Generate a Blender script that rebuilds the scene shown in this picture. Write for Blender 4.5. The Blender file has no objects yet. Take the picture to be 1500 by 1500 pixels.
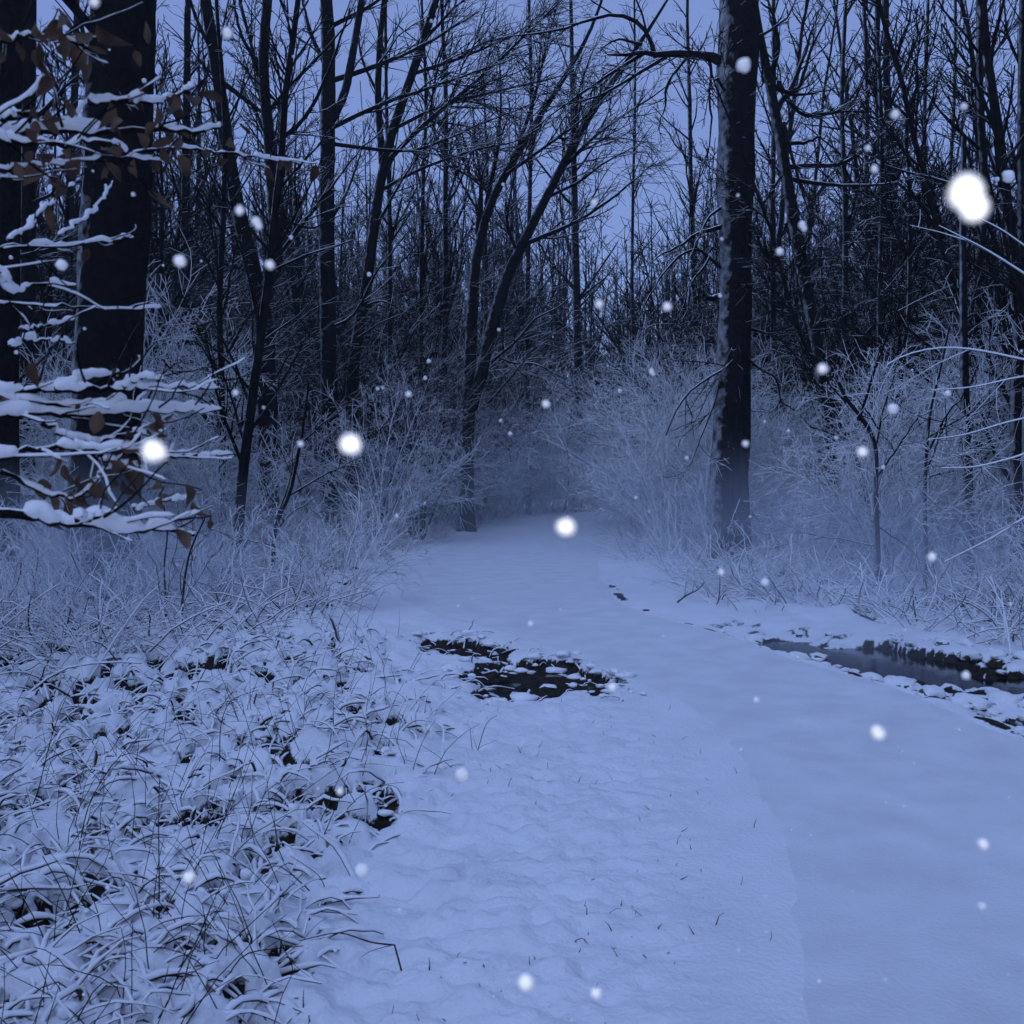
import bpy, math, random
import numpy as np
R = math.radians
C = bpy.context.scene.collection
SC = bpy.context.scene

# ------------------------------------------------------------------ camera
F = 750 / math.tan(R(27.5)); PITCH = R(2.38); EYE = 1.6
def ray(px, py):
    a = (px - 750) / F; b = (750 - py) / F
    return np.array([a, math.cos(PITCH) + b * math.sin(PITCH), -math.sin(PITCH) + b * math.cos(PITCH)])
def at(px, py, Y):                       # point at distance Y in front of the camera
    d = ray(px, py); return np.array([0, 0, EYE]) + d * (Y / d[1])
def gr(px, py):                          # point on the flat ground
    d = ray(px, py); return np.array([0, 0, EYE]) + d * (-EYE / d[2])

cam = bpy.data.cameras.new('camera'); co = bpy.data.objects.new('camera', cam); C.objects.link(co)
co.location = (0, 0, EYE); co.rotation_euler = (R(90) - PITCH, 0, 0)
cam.sensor_width = 36; cam.angle = R(55); cam.clip_start = 0.02; cam.clip_end = 3000
cam.dof.use_dof = True; cam.dof.focus_distance = 10.0; cam.dof.aperture_fstop = 34.6 / 3.4
SC.camera = co

# ------------------------------------------------------------------ noise
def _hash(ix, iy, s):
    n = (ix.astype(np.int64) * 374761393 + iy.astype(np.int64) * 668265263 + s * 974634777) & 0x7fffffff
    n = ((n ^ (n >> 13)) * 1274126177) & 0x7fffffff
    return ((n ^ (n >> 16)) & 0xffff) / 65535.0
def noise(x, y, s=0):                    # value noise in 0..1
    x0 = np.floor(x); y0 = np.floor(y); fx = x - x0; fy = y - y0
    fx = fx * fx * fx * (fx * (fx * 6 - 15) + 10); fy = fy * fy * fy * (fy * (fy * 6 - 15) + 10)
    a = _hash(x0, y0, s); b = _hash(x0 + 1, y0, s); c = _hash(x0, y0 + 1, s); d = _hash(x0 + 1, y0 + 1, s)
    return (a * (1 - fx) + b * fx) * (1 - fy) + (c * (1 - fx) + d * fx) * fy
def fbm(x, y, s=0, o=3):
    t = 0; a = .5; n = 0
    for i in range(o):
        t = t + a * noise(x * 2 ** i + 13.7 * i, y * 2 ** i - 7.1 * i, s + i); n += a; a *= .5
    return t / n
def sst(a, b, x):
    t = np.clip((x - a) / (b - a), 0, 1); return t * t * (3 - 2 * t)

# ------------------------------------------------------------------ the lie of the path
LE = [gr(*p) for p in [(1165,1500),(1158,1350),(1140,1230),(1100,1130),(1045,1062),(985,1022),(905,990),(820,952),(720,920),(630,900),(575,872),(590,835),(640,805),(692,783),(742,767),(785,754)]]
RE = [gr(*p) for p in [(1480,1078),(1420,1048),(1330,1012),(1200,975),(1110,946),(1010,914),(945,897),(905,878),(884,850),(878,825),(884,805),(894,785),(900,768),(905,757)]]
LE = np.array([(1.0,-6),(.95,0)] + [(p[0], p[1]) for p in LE] + [(4.5,38),(12,42.5),(30,52)])
RE = np.array([(4.6,-6),(4.5,0),(4.1,3),(3.5,5)] + [(p[0], p[1]) for p in RE] + [(6.6,35.6),(14,39.5),(33,49)])
def edge(E, y):
    return np.interp(y, E[:, 1], E[:, 0])
def smooth_edge(E):
    ys = np.linspace(-6, 52, 1400); xs = edge(E, ys)
    k = 15
    for w in (k, k):
        xp = np.pad(xs, w // 2, mode='edge'); xs = np.convolve(xp, np.ones(w) / w, 'valid')
    return np.stack([xs, ys], 1)
LES, RES = smooth_edge(LE), smooth_edge(RE)
def onpath(x, y, m=0.0):
    return (x > edge(LES, y) - m) & (x < edge(RES, y) + m)

# dark pools: ellipse-like blobs  (x, y, rx, ry, angle, depth)
def blob(x, y, cx, cy, rx, ry, a):
    c, s = math.cos(a), math.sin(a); u = (x - cx) * c + (y - cy) * s; v = -(x - cx) * s + (y - cy) * c
    return np.sqrt((u / rx) ** 2 + (v / ry) ** 2)
def pools(x, y):
    w = (fbm(x * 2.6, y * 2.6, 5, 4) - .5)
    L = np.minimum(blob(x, y, .13, 7.6, .62, .85, 0), blob(x, y, -.45, 8.9, .8, .34, -1.0))
    Rr = np.minimum(blob(x, y, 3.2, 8.75, 1.35, .62, -.8), blob(x, y, 4.4, 7.6, 1.1, .42, -.5))
    Rr = np.minimum(Rr, blob(x, y, 3.55, 6.35, .55, .16, -.35))
    return L + w * 1.1, Rr + w * .9
def tuss(x, y):                          # where the tall snowed grass stands (left verge)
    b = np.interp(y, [-5, 2, 3, 4, 5.3, 6.6, 8, 10, 12.5, 30], [-.6, -.55, -.45, -.25, -.12, -.3, -.75, -1.35, -2.1, -3.0])
    return sst(-.05, .75, b - x + (fbm(x * 1.3, y * 1.3, 9, 2) - .5) * .9)
def height(x, y, fine=True):
    le = edge(LES, y); re = edge(RES, y)
    dl = np.maximum(le - x, 0); dr = np.maximum(x - re, 0)
    off = np.maximum(dl, dr)
    inp = off <= 0
    t = tuss(x, y)
    wood = sst(.6, 3.0, off) * sst(9, 13, y) + sst(.9, 2.5, dr) * .6
    wood = np.clip(wood, 0, 1)
    h = .012 * sst(.0, .5, off)
    h = h + (fbm(x * .35, y * .35, 21, 2) - .5) * .5 * sst(.8, 5, off)
    h = h + t * (.06 + .16 * (fbm(x * 1.6, y * 1.6, 3, 3) - .35))
    h = h + wood * .22 * (fbm(x * 1.1, y * 1.1, 31, 3) - .4)
    # right bank drops to the ditch, rises again into the wood
    dit = np.exp(-((dr - .75) / .6) ** 2) * (dr > 0) * sst(4.2, 5.6, y) * (1 - sst(9.8, 11.5, y))
    h = h - .12 * dit * sst(0, .25, dr)
    pl, pr = pools(x, y)
    pit = np.maximum((1 - sst(.72, 1.12, pl)) * (.58 + .5 * (fbm(x * 6, y * 6, 77, 2) - .5)), (1 - sst(.75, 1.1, pr)) * sst(.02, .12, dr))
    h = h - .20 * pit
    soil = sst(.08, .28, pit)
    if fine:
        ver = (1 - t) * sst(0, .9, dl)
        h = h + ver * (.07 * (fbm(x * 7, y * 12, 41, 3) - .5) + .045 * (fbm(x * 17, y * 24, 43, 2) - .5) + .05 * (fbm(x * 1.7, y * 2.2, 42, 2) - .5))
        # holes between the snowed tussocks
        q = .085 + fbm(x * 7.5 + .8 * fbm(x * 3, y * 3, 51, 2), y * 7.0, 61, 3)
        hole = t * sst(.555, .64, q) * sst(.26, .40, fbm(x * 1.1, y * 1.1, 71, 2) + .1 * t)
        h = h + t * .09 * (noise(x * 8, y * 8, 81) - .5) + t * .035 * (noise(x * 22, y * 22, 82) - .5) - hole * .13
        soil = np.maximum(soil, sst(.35, .8, hole))
        lump = wood * sst(.55, .7, fbm(x * 3.1, y * 3.1, 91, 3)) * sst(28, 12, y)
        h = h - lump * .06; soil = np.maximum(soil, sst(.6, 1.0, lump) * .9)
        h = h + wood * .05 * (noise(x * 5, y * 5, 83) - .5)
        # clods and stones under snow along the ditch
        h = h + dit * .16 * (fbm(x * 5.5, y * 5.5, 95, 2) - .5)
        soil = np.maximum(soil, dit * sst(.54, .66, fbm(x * 6.5, y * 6.5, 96, 3)))
        # leaf crumbs at the right edge of the path
        ed = np.exp(-((dr - .05) / .07) ** 2) * (dr > 0) * sst(5, 6, y) * (1 - sst(13, 16, y))
        soil = np.maximum(soil, ed * sst(.5, .62, fbm(x * 4, y * 4, 97, 3)))
    ein = np.minimum(x - le, re - x); h = np.where(inp, -.004 - .03 * sst(0, .3, ein), h); soil = np.where(inp, 0, soil)
    return h, soil
def gz(x, y):
    h, _ = height(np.array([float(x)]), np.array([float(y)]), False); return float(max(h[0], -.02))

# ------------------------------------------------------------------ mesh building
class Tubes:
    def __init__(s): s.g = {}; s.extra = []
    def add(s, pts, rad, sides=3):
        pts = np.asarray(pts, float); rad = np.asarray(rad, float)
        s.g.setdefault((len(pts), sides), []).append((pts, rad))
    def arrays(s, rough=0, seed=0):
        V, Fq = [], []; base = 0
        rr = np.random.default_rng(seed)
        for (n, k), L in s.g.items():
            P = np.stack([a for a, b in L]); Rd = np.stack([b for a, b in L]); m = len(L)
            T = np.gradient(P, axis=1); T /= np.linalg.norm(T, axis=2, keepdims=True) + 1e-9
            mt = np.abs(P[:, -1] - P[:, 0]); ax = np.argmin(mt, axis=1)
            ref = np.zeros((m, 1, 3)); ref[np.arange(m), 0, ax] = 1
            U = np.cross(T, np.broadcast_to(ref, T.shape)); U /= np.linalg.norm(U, axis=2, keepdims=True) + 1e-9
            W = np.cross(T, U)
            th = np.arange(k) * 2 * math.pi / k
            rr_ = Rd[:, :, None, None] * np.ones((1, 1, k, 1))
            if rough and k > 6:
                rr_ = rr_ * (1 + rough * rr.normal(size=(m, n, k, 1)))
            v = P[:, :, None, :] + rr_ * (np.cos(th)[None, None, :, None] * U[:, :, None, :] + np.sin(th)[None, None, :, None] * W[:, :, None, :])
            V.append(v.reshape(-1, 3))
            i = np.arange(m)[:, None, None] * (n * k) + np.arange(n - 1)[None, :, None] * k + np.arange(k)[None, None, :]
            j = np.arange(m)[:, None, None] * (n * k) + np.arange(n - 1)[None, :, None] * k + ((np.arange(k) + 1) % k)[None, None, :]
            Fq.append((np.stack([i, j, j + k, i + k], -1).reshape(-1, 4) + base)); base += m * n * k
        return np.concatenate(V), np.concatenate(Fq)
    def build(s, name, mat, parent=None, rough=0):
        V, Q = s.arrays(rough); return mesh_obj(name, V, Q, mat, parent)

def mesh_obj(name, V, Q, mat, parent=None, smooth=True):
    Q = np.asarray(Q); k = Q.shape[1]
    me = bpy.data.meshes.new(name)
    me.vertices.add(len(V)); me.vertices.foreach_set('co', np.ascontiguousarray(V, dtype=np.float32).ravel())
    me.loops.add(len(Q) * k); me.loops.foreach_set('vertex_index', np.ascontiguousarray(Q, dtype=np.int32).ravel())
    me.polygons.add(len(Q)); me.polygons.foreach_set('loop_start', np.arange(len(Q), dtype=np.int32) * k)
    if smooth: me.polygons.foreach_set('use_smooth', np.ones(len(Q), dtype=bool))
    me.update(calc_edges=True); me.validate()
    me.materials.append(mat)
    o = bpy.data.objects.new(name, me); C.objects.link(o)
    if parent is not None: o.parent = parent
    return o
def tag(o, label=None, cat=None, group=None, kind=None):
    if label: o['label'] = label
    if cat: o['category'] = cat
    if group: o['group'] = group
    if kind: o['kind'] = kind
    return o
def empty(name, loc, label, cat, group=None):
    o = bpy.data.objects.new(name, None); C.objects.link(o); o.location = loc; o.empty_display_size = .2
    return tag(o, label, cat, group)
def copy_tree(o, parent=None):
    c = o.copy(); C.objects.link(c); c.parent = parent
    for ch in list(o.children): copy_tree(ch, c)
    return c

# ------------------------------------------------------------------ materials
def newmat(name):
    m = bpy.data.materials.new(name); m.use_nodes = True; nt = m.node_tree; nt.nodes.clear()
    out = nt.nodes.new('ShaderNodeOutputMaterial'); b = nt.nodes.new('ShaderNodeBsdfPrincipled')
    nt.links.new(b.outputs[0], out.inputs[0]); return m, nt, b
def nd(nt, t, **k):
    n = nt.nodes.new('ShaderNode' + t)
    for a, v in k.items(): setattr(n, a, v)
    return n
def rgba(c): return (c[0], c[1], c[2], 1)
SNOW = (.80, .82, .86)
def noise_fac(nt, scale, detail=3, lo=.4, hi=.6, coord='Object'):
    tc = nd(nt, 'TexCoord'); n = nd(nt, 'TexNoise'); n.inputs['Scale'].default_value = scale; n.inputs['Detail'].default_value = detail
    nt.links.new(tc.outputs[coord], n.inputs['Vector'])
    mr = nd(nt, 'MapRange'); mr.inputs[1].default_value = lo; mr.inputs[2].default_value = hi
    nt.links.new(n.outputs['Fac'], mr.inputs[0]); return mr.outputs[0], n.outputs['Fac']
def mixc(nt, fac, a, b):
    m = nd(nt, 'Mix', data_type='RGBA')
    for s, v in ((6, a), (7, b)):
        if isinstance(v, tuple): m.inputs[s].default_value = rgba(v)
        else: nt.links.new(v, m.inputs[s])
    nt.links.new(fac, m.inputs[0]) if not isinstance(fac, float) else setattr(m.inputs[0], 'default_value', fac)
    return m.outputs[2]
def bump(nt, b, height, strength, dist):
    n = nd(nt, 'Bump'); n.inputs['Strength'].default_value = strength; n.inputs['Distance'].default_value = dist
    nt.links.new(height, n.inputs['Height']); nt.links.new(n.outputs[0], b.inputs['Normal'])

def mat_snow(name, col, sc=30, var=.06):
    m, nt, b = newmat(name)
    f, raw = noise_fac(nt, 3.0, 5, .3, .7)
    c = mixc(nt, f, tuple(v * (1 - var) for v in col), tuple(min(1, v * (1 + var)) for v in col))
    nt.links.new(c, b.inputs['Base Color']); b.inputs['Roughness'].default_value = .75
    b.inputs['Specular IOR Level'].default_value = .15
    _, r2 = noise_fac(nt, sc, 6); bump(nt, b, r2, .5, .012)
    return m
def mat_ground():
    m, nt, b = newmat('snowy_ground')
    f, _ = noise_fac(nt, 2.2, 5, .3, .7)
    snow = mixc(nt, f, (.71, .73, .78), (.80, .82, .86))
    f2, _ = noise_fac(nt, 24, 4, .35, .65)
    soil = mixc(nt, f2, (.006, .0055, .005), (.030, .024, .018))
    a = nd(nt, 'Attribute', attribute_name='soil')
    _, r3 = noise_fac(nt, 45, 4)
    ma = nd(nt, 'Math', operation='MULTIPLY_ADD'); nt.links.new(r3, ma.inputs[0]); ma.inputs[1].default_value = .9
    sub = nd(nt, 'Math', operation='ADD'); nt.links.new(a.outputs['Fac'], sub.inputs[0]); sub.inputs[1].default_value = -.45
    nt.links.new(sub.outputs[0], ma.inputs[2])
    mr = nd(nt, 'MapRange'); mr.inputs[1].default_value = .38; mr.inputs[2].default_value = .62; nt.links.new(ma.outputs[0], mr.inputs[0])
    nt.links.new(mixc(nt, mr.outputs[0], snow, soil), b.inputs['Base Color'])
    b.inputs['Roughness'].default_value = .8; b.inputs['Specular IOR Level'].default_value = .15
    bump(nt, b, r3, .6, .015)
    return m
def mat_bark(name, dark, light, wind, lo, hi, sc=6.0, nz=.5, snow=SNOW, bs=.0, smax=1.0):
    m, nt, b = newmat(name)
    f, raw = noise_fac(nt, sc, 5, .35, .65)
    bark = mixc(nt, f, dark, light)
    g = nd(nt, 'NewGeometry'); v = nd(nt, 'VectorMath', operation='DOT_PRODUCT'); v.inputs[1].default_value = wind
    nt.links.new(g.outputs['Normal'], v.inputs[0])
    tc = nd(nt, 'TexCoord'); n = nd(nt, 'TexNoise'); n.inputs['Scale'].default_value = sc * .6; n.inputs['Detail'].default_value = 4
    nt.links.new(tc.outputs['Object'], n.inputs['Vector'])
    ma = nd(nt, 'Math', operation='MULTIPLY_ADD'); nt.links.new(n.outputs['Fac'], ma.inputs[0]); ma.inputs[1].default_value = nz
    nt.links.new(v.outputs['Value'], ma.inputs[2])
    mr = nd(nt, 'MapRange'); mr.inputs[1].default_value = lo + nz * .5; mr.inputs[2].default_value = hi + nz * .5
    mr.inputs[4].default_value = smax; nt.links.new(ma.outputs[0], mr.inputs[0])
    nt.links.new(mixc(nt, mr.outputs[0], bark, snow), b.inputs['Base Color'])
    b.inputs['Roughness'].default_value = .9; b.inputs['Specular IOR Level'].default_value = .04
    if bs:
        w = nd(nt, 'TexNoise'); w.inputs['Scale'].default_value = 14; w.inputs['Detail'].default_value = 6
        mp = nd(nt, 'Mapping'); mp.inputs['Scale'].default_value = (1, 1, .22)
        nt.links.new(tc.outputs['Object'], mp.inputs['Vector']); nt.links.new(mp.outputs[0], w.inputs['Vector'])
        bump(nt, b, w.outputs['Fac'], 1.0, bs)
    return m
def mat_plain(name, a, b_, sc=8, rough=.8, spec=.2):
    m, nt, b = newmat(name); f, raw = noise_fac(nt, sc, 4, .35, .65)
    nt.links.new(mixc(nt, f, a, b_), b.inputs['Base Color']); b.inputs['Roughness'].default_value = rough
    b.inputs['Specular IOR Level'].default_value = spec; bump(nt, b, raw, .3, .005); return m

M = {}
M['ground'] = mat_ground()
M['path'] = mat_snow('trodden_snow', (.69, .71, .75), 60, .08)
M['snow'] = mat_snow('fresh_snow', (.84, .86, .89), 40, .04)
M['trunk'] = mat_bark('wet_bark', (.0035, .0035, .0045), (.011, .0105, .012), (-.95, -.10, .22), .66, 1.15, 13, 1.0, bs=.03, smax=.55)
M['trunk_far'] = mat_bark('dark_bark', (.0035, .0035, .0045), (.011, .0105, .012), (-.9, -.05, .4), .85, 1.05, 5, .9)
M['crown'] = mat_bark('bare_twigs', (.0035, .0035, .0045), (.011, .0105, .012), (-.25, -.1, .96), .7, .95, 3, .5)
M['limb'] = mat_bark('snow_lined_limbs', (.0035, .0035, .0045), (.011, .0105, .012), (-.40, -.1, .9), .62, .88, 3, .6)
M['shrub'] = mat_bark('snow_laden_twigs', (.014, .012, .011), (.03, .024, .020), (-.20, -.25, .95), -.55, -.1, 2, 1.1)
M['frost'] = mat_bark('frosted_twigs', (.010, .010, .011), (.028, .025, .024), (-.15, -.3, .93), -.6, -.05, 2, 1.1)
M['brush'] = mat_bark('snow_laden_brush', (.03, .024, .020), (.08, .06, .045), (-.1, -.2, .97), -.5, .0, 3, .9)
M['grass'] = mat_bark('snow_laden_grass', (.02, .016, .012), (.09, .07, .045), (-.1, -.15, .98), -.4, .05, 6, .9)
M['stalk'] = mat_plain('dry_stalk', (.02, .016, .013), (.06, .045, .032), 12)
M['leaf'] = mat_plain('dead_leaf', (.05, .032, .024), (.13, .08, .052), 25, .6)
M['leafdark'] = mat_plain('dark_dead_leaf', (.03, .018, .012), (.07, .04, .025), 25, .6)
M['flake'] = mat_plain('falling_snow', (.93, .93, .93), (.97, .97, .97), 30, .5)
mw, nt, b = newmat('ditch_water'); b.inputs['Base Color'].default_value = (.006, .007, .009, 1); b.inputs['Roughness'].default_value = .12
b.inputs['IOR'].default_value = 1.33
_, r = noise_fac(nt, 9, 3); bump(nt, b, r, .15, .01); M['water'] = mw

# ------------------------------------------------------------------ ground, path, water
def ground():
    d = np.concatenate([np.arange(-6, 1.2, .08), 1.2 * 1.0066 ** np.arange(0, 640)]); d = np.concatenate([d, [100, 130, 180, 260, 400]])
    u = np.concatenate([[-6, -3, -2, -1.4], np.linspace(-1.0, 1.0, 520), [1.4, 2, 3, 6]])
    Y, Uu = np.meshgrid(d, u, indexing='ij'); X = Uu * (np.maximum(Y, 0) * .72 + 2.2)
    H, S = height(X.ravel(), Y.ravel())
    V = np.stack([X.ravel(), Y.ravel(), H], 1); n, k = X.shape
    i = (np.arange(n - 1)[:, None] * k + np.arange(k - 1)[None, :]).ravel()
    Q = np.stack([i, i + 1, i + k + 1, i + k], 1)
    o = mesh_obj('ground', V, Q, M['ground'])
    at_ = o.data.attributes.new('soil', 'FLOAT', 'POINT'); at_.data.foreach_set('value', S.astype(np.float32))
    tag(o, 'snow covered woodland floor with rough grass verge', 'ground', kind='structure')
    ys = np.concatenate([np.arange(-6, 1, .1), 1 * 1.008 ** np.arange(0, 555)]); ys = ys[ys < 48]
    ts = np.linspace(-.012, 1.012, 70); l = edge(LES, ys)[:, None]; r_ = edge(RES, ys)[:, None]
    wob = ((fbm(ys * 2.3, ys * 0, 7, 3) - .5) * .10 + (fbm(ys * 17, ys * 0, 17, 4) - .5) * .13)[:, None]; wob2 = ((fbm(ys * 2.1, ys * 0 + 5, 8, 3) - .5) * .10 + (fbm(ys * 12, ys * 0, 18, 3) - .5) * .06)[:, None]
    X = (l + wob) + (r_ - l - wob + wob2) * ts[None, :]; Yy = np.repeat(ys[:, None], 70, 1)
    e = np.minimum(ts, 1 - ts)[None, :] * (r_ - l)
    Z = .012 + .012 * (fbm(X * 1.5, Yy * .8, 15, 3) - .5) - .01 * np.exp(-((ts[None, :] - .3) / .08) ** 2) - .01 * np.exp(-((ts[None, :] - .72) / .08) ** 2)
    Z = Z - .018 + .012 * sst(0, .22, e)
    n, k = X.shape; i = (np.arange(n - 1)[:, None] * k + np.arange(k - 1)[None, :]).ravel()
    o = mesh_obj('path', np.stack([X.ravel(), Yy.ravel(), Z.ravel()], 1), np.stack([i, i + 1, i + k + 1, i + k], 1), M['path'])
    tag(o, 'smooth snow covered path winding into the woods', 'path', kind='structure')
    for c, s in (((-.1, 8.2), (1.6, 1.5)), ((3.9, 7.6), (2.6, 2.2))):
        x0, y0, x1, y1 = c[0] - s[0], c[1] - s[1], c[0] + s[0], c[1] + s[1]
        o = mesh_obj('water', np.array([(x0, y0, -.115), (x1, y0, -.115), (x1, y1, -.115), (x0, y1, -.115)]), np.array([[0, 1, 2, 3]]), M['water'])
        tag(o, 'dark ditch water beside the path', 'water', kind='structure')
ground()

# ------------------------------------------------------------------ branching
def poly(rng, p0, d0, L, n, wander, up=0., bias=(0, 0, 0)):
    x, y, z = float(p0[0]), float(p0[1]), float(p0[2]); dx, dy, dz = float(d0[0]), float(d0[1]), float(d0[2])
    k = 1 / (math.sqrt(dx * dx + dy * dy + dz * dz) + 1e-9); dx *= k; dy *= k; dz *= k; st = L / (n - 1); pts = [(x, y, z)]
    for a, b, c in rng.normal(size=(n - 1, 3)).tolist():
        dx += a * wander + bias[0]; dy += b * wander + bias[1]; dz += c * wander + up + bias[2]
        k = 1 / (math.sqrt(dx * dx + dy * dy + dz * dz) + 1e-9); dx *= k; dy *= k; dz *= k
        x += dx * st; y += dy * st; z += dz * st; pts.append((x, y, z))
    return np.array(pts)
def spline(ctrl, n):
    c = np.array(ctrl, float); s = np.concatenate([[0], np.cumsum(np.linalg.norm(np.diff(c, axis=0), axis=1))])
    t = np.linspace(0, s[-1], n); P = np.stack([np.interp(t, s, c[:, k]) for k in range(3)], 1)
    for _ in range(2):
        Q = P.copy(); Q[1:-1] = .25 * P[:-2] + .5 * P[1:-1] + .25 * P[2:]; P = Q
    return P
# level spec: per_m, tmin, angle(lo,hi), len(lo,hi) of parent, n, wander, up, sides
def sprout(tb, rng, pts, rad, spec, lvl=0, bias=(0, 0, 0), rmin=.004):
    if lvl >= len(spec): return
    S = spec[lvl]; P = np.asarray(pts).tolist(); rad = [float(v) for v in rad]
    s = [0.]
    for a, b in zip(P[:-1], P[1:]): s.append(s[-1] + math.dist(a, b))
    L = s[-1]; lo = S.get('tmin', .15); U = rng.uniform
    n = max(1, int(round(S['per_m'] * L * (1 - lo) * U(.8, 1.2))))
    rn = rng.normal(size=(n, 3)).tolist(); ts = U(lo, 1, n).tolist(); us = U(0, 1, (n, 2)).tolist(); i = 0
    a0, a1 = S['ang']
    for t, q, u in zip(ts, rn, us):
        x = t * L; i = 0
        while i < len(s) - 2 and s[i + 1] < x: i += 1
        sg = s[i + 1] - s[i] + 1e-9; f = (x - s[i]) / sg; A, B = P[i], P[i + 1]
        p = (A[0] + (B[0] - A[0]) * f, A[1] + (B[1] - A[1]) * f, A[2] + (B[2] - A[2]) * f); r = rad[i] * (1 - f) + rad[i + 1] * f
        d = ((B[0] - A[0]) / sg, (B[1] - A[1]) / sg, (B[2] - A[2]) / sg); w = d[0] * q[0] + d[1] * q[1] + d[2] * q[2]
        q = [q[0] - d[0] * w, q[1] - d[1] * w, (q[2] - d[2] * w) * S.get('flat', 1)]; k = math.sqrt(q[0] ** 2 + q[1] ** 2 + q[2] ** 2) + 1e-9
        a = R(a0 + (a1 - a0) * u[0]); ca, sa = math.cos(a), math.sin(a) / k
        dd = (d[0] * ca + q[0] * sa, d[1] * ca + q[1] * sa, d[2] * ca + q[2] * sa); tp = 1 - S.get('taper', .5) * t
        ln = S['abs'] * (.6 + .7 * u[1]) * tp if 'abs' in S else L * (S['len'][0] + (S['len'][1] - S['len'][0]) * u[1]) * tp
        ln = max(ln, S.get('min', .12))
        pp = poly(rng, p, dd, ln, S['n'], S['wander'], S.get('up', 0), bias)
        r0 = max(min(r * S.get('rk', .55), ln * .022), rmin); r1 = max(r0 * .35, rmin * .7); m = S['n']
        rr = [r0 + (r1 - r0) * e / (m - 1) for e in range(m)]
        tb.add(pp, rr, S.get('sides', 3))
        sprout(tb, rng, pp, rr, spec, lvl + 1, bias, rmin)

TREE = [dict(per_m=2.0, tmin=.22, ang=(25, 55), abs=4.2, taper=.75, n=8, wander=.10, up=.05, sides=5, rk=.5),
        dict(per_m=2.8, tmin=.12, ang=(22, 50), len=(.25, .5), taper=.5, n=5, wander=.13, up=.03, sides=3, rk=.6),
        dict(per_m=4.2, tmin=.1, ang=(22, 55), len=(.3, .6), taper=.4, n=4, wander=.16, up=.02, sides=3, rk=.65)]
POLE = [dict(per_m=2.4, tmin=.12, ang=(22, 48), abs=2.3, taper=.6, n=6, wander=.10, up=.05, sides=4, rk=.5),
        dict(per_m=3.4, tmin=.12, ang=(22, 50), len=(.28, .5), taper=.5, n=4, wander=.14, up=.03, sides=3, rk=.6),
        dict(per_m=4.0, tmin=.1, ang=(25, 55), len=(.35, .6), taper=.3, n=3, wander=.16, up=.02, sides=3, rk=.65)]
SHRUB = [dict(per_m=4.5, tmin=.15, ang=(25, 65), len=(.35, .7), taper=.5, n=6, wander=.10, up=-.03, sides=4, rk=.6),
         dict(per_m=6.5, tmin=.1, ang=(25, 65), len=(.3, .65), taper=.4, n=4, wander=.12, up=-.02, sides=3, rk=.7),
         dict(per_m=6, tmin=.1, ang=(25, 60), len=(.4, .7), taper=.3, n=3, wander=.14, up=-.02, sides=3, rk=.8)]
LIMB = TREE[1:]
for _s in TREE: _s['per_m'] *= 1.15
for _s in POLE: _s['per_m'] *= 1.2
def scaled(spec, k):
    out = []
    for s in spec:
        s = dict(s); s['per_m'] *= k; out.append(s)
    return out

def trunk_line(rng, H, lean=.03, n=16, wob=.03):
    d = np.array([rng.normal() * lean, rng.normal() * lean, 1.])
    P = [np.array([0, 0, -.3])]
    for i in range(n - 1):
        d = d + np.array([rng.normal() * wob, rng.normal() * wob, .05]); d /= np.linalg.norm(d); P.append(P[-1] + d * (H + .3) / (n - 1))
    return np.array(P)
def make_tree(name, seed, H, r0, spec, k=1.0, lean=.03, wob=.03, bias=(0, 0, 0), rmin=.006, crown='crown', fork=False):
    rng = np.random.default_rng(seed); root = empty(name, (0, 0, 0), 'bare tree', 'tree')
    P = trunk_line(rng, H, lean, 16, wob); rad = r0 * (1 - np.linspace(0, 1, 16)) ** .75 + .008; rad[0] *= 1.25
    t = Tubes(); t.add(P, rad, 8)
    c = Tubes(); sprout(c, rng, P, rad, scaled(spec, k), 0, bias, rmin)
    if fork:
        for j in range(fork):
            i = rng.integers(3, 7); a = rng.uniform(0, 6.28)
            Q = poly(rng, P[i], (math.cos(a) * .5, math.sin(a) * .5, 1), H - P[i][2] - rng.uniform(0, 2), 14, .05, .05)
            rq = np.linspace(rad[i] * .75, .01, 14); t.add(Q, rq, 6); sprout(c, rng, Q, rq, scaled(spec, k * .8), 0, bias, rmin)
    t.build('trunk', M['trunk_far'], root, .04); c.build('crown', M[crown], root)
    return root
def make_shrub(name, seed, H, nst, k=1.0, spread=.55, mat='shrub', rmin=.0055, droop=-.05):
    rng = np.random.default_rng(seed); root = empty(name, (0, 0, 0), 'shrub', 'shrub'); t = Tubes(); c = Tubes()
    for j in range(nst):
        a = rng.uniform(0, 6.28); s = rng.uniform(.1, spread); L = H * rng.uniform(.6, 1.25)
        P = poly(rng, (math.cos(a) * .12, math.sin(a) * .12, -.1), (math.cos(a) * s, math.sin(a) * s, 1), L, 9, .09, droop * rng.uniform(.3, 1.6))
        r = np.linspace(.008 + .0035 * H, rmin, 9); t.add(P, r, 5); sprout(c, rng, P, r, scaled(SHRUB, k), 0, (0, 0, 0), rmin)
    t.build('stem', M[mat], root); c.build('twigs', M[mat], root)
    return root

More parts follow.
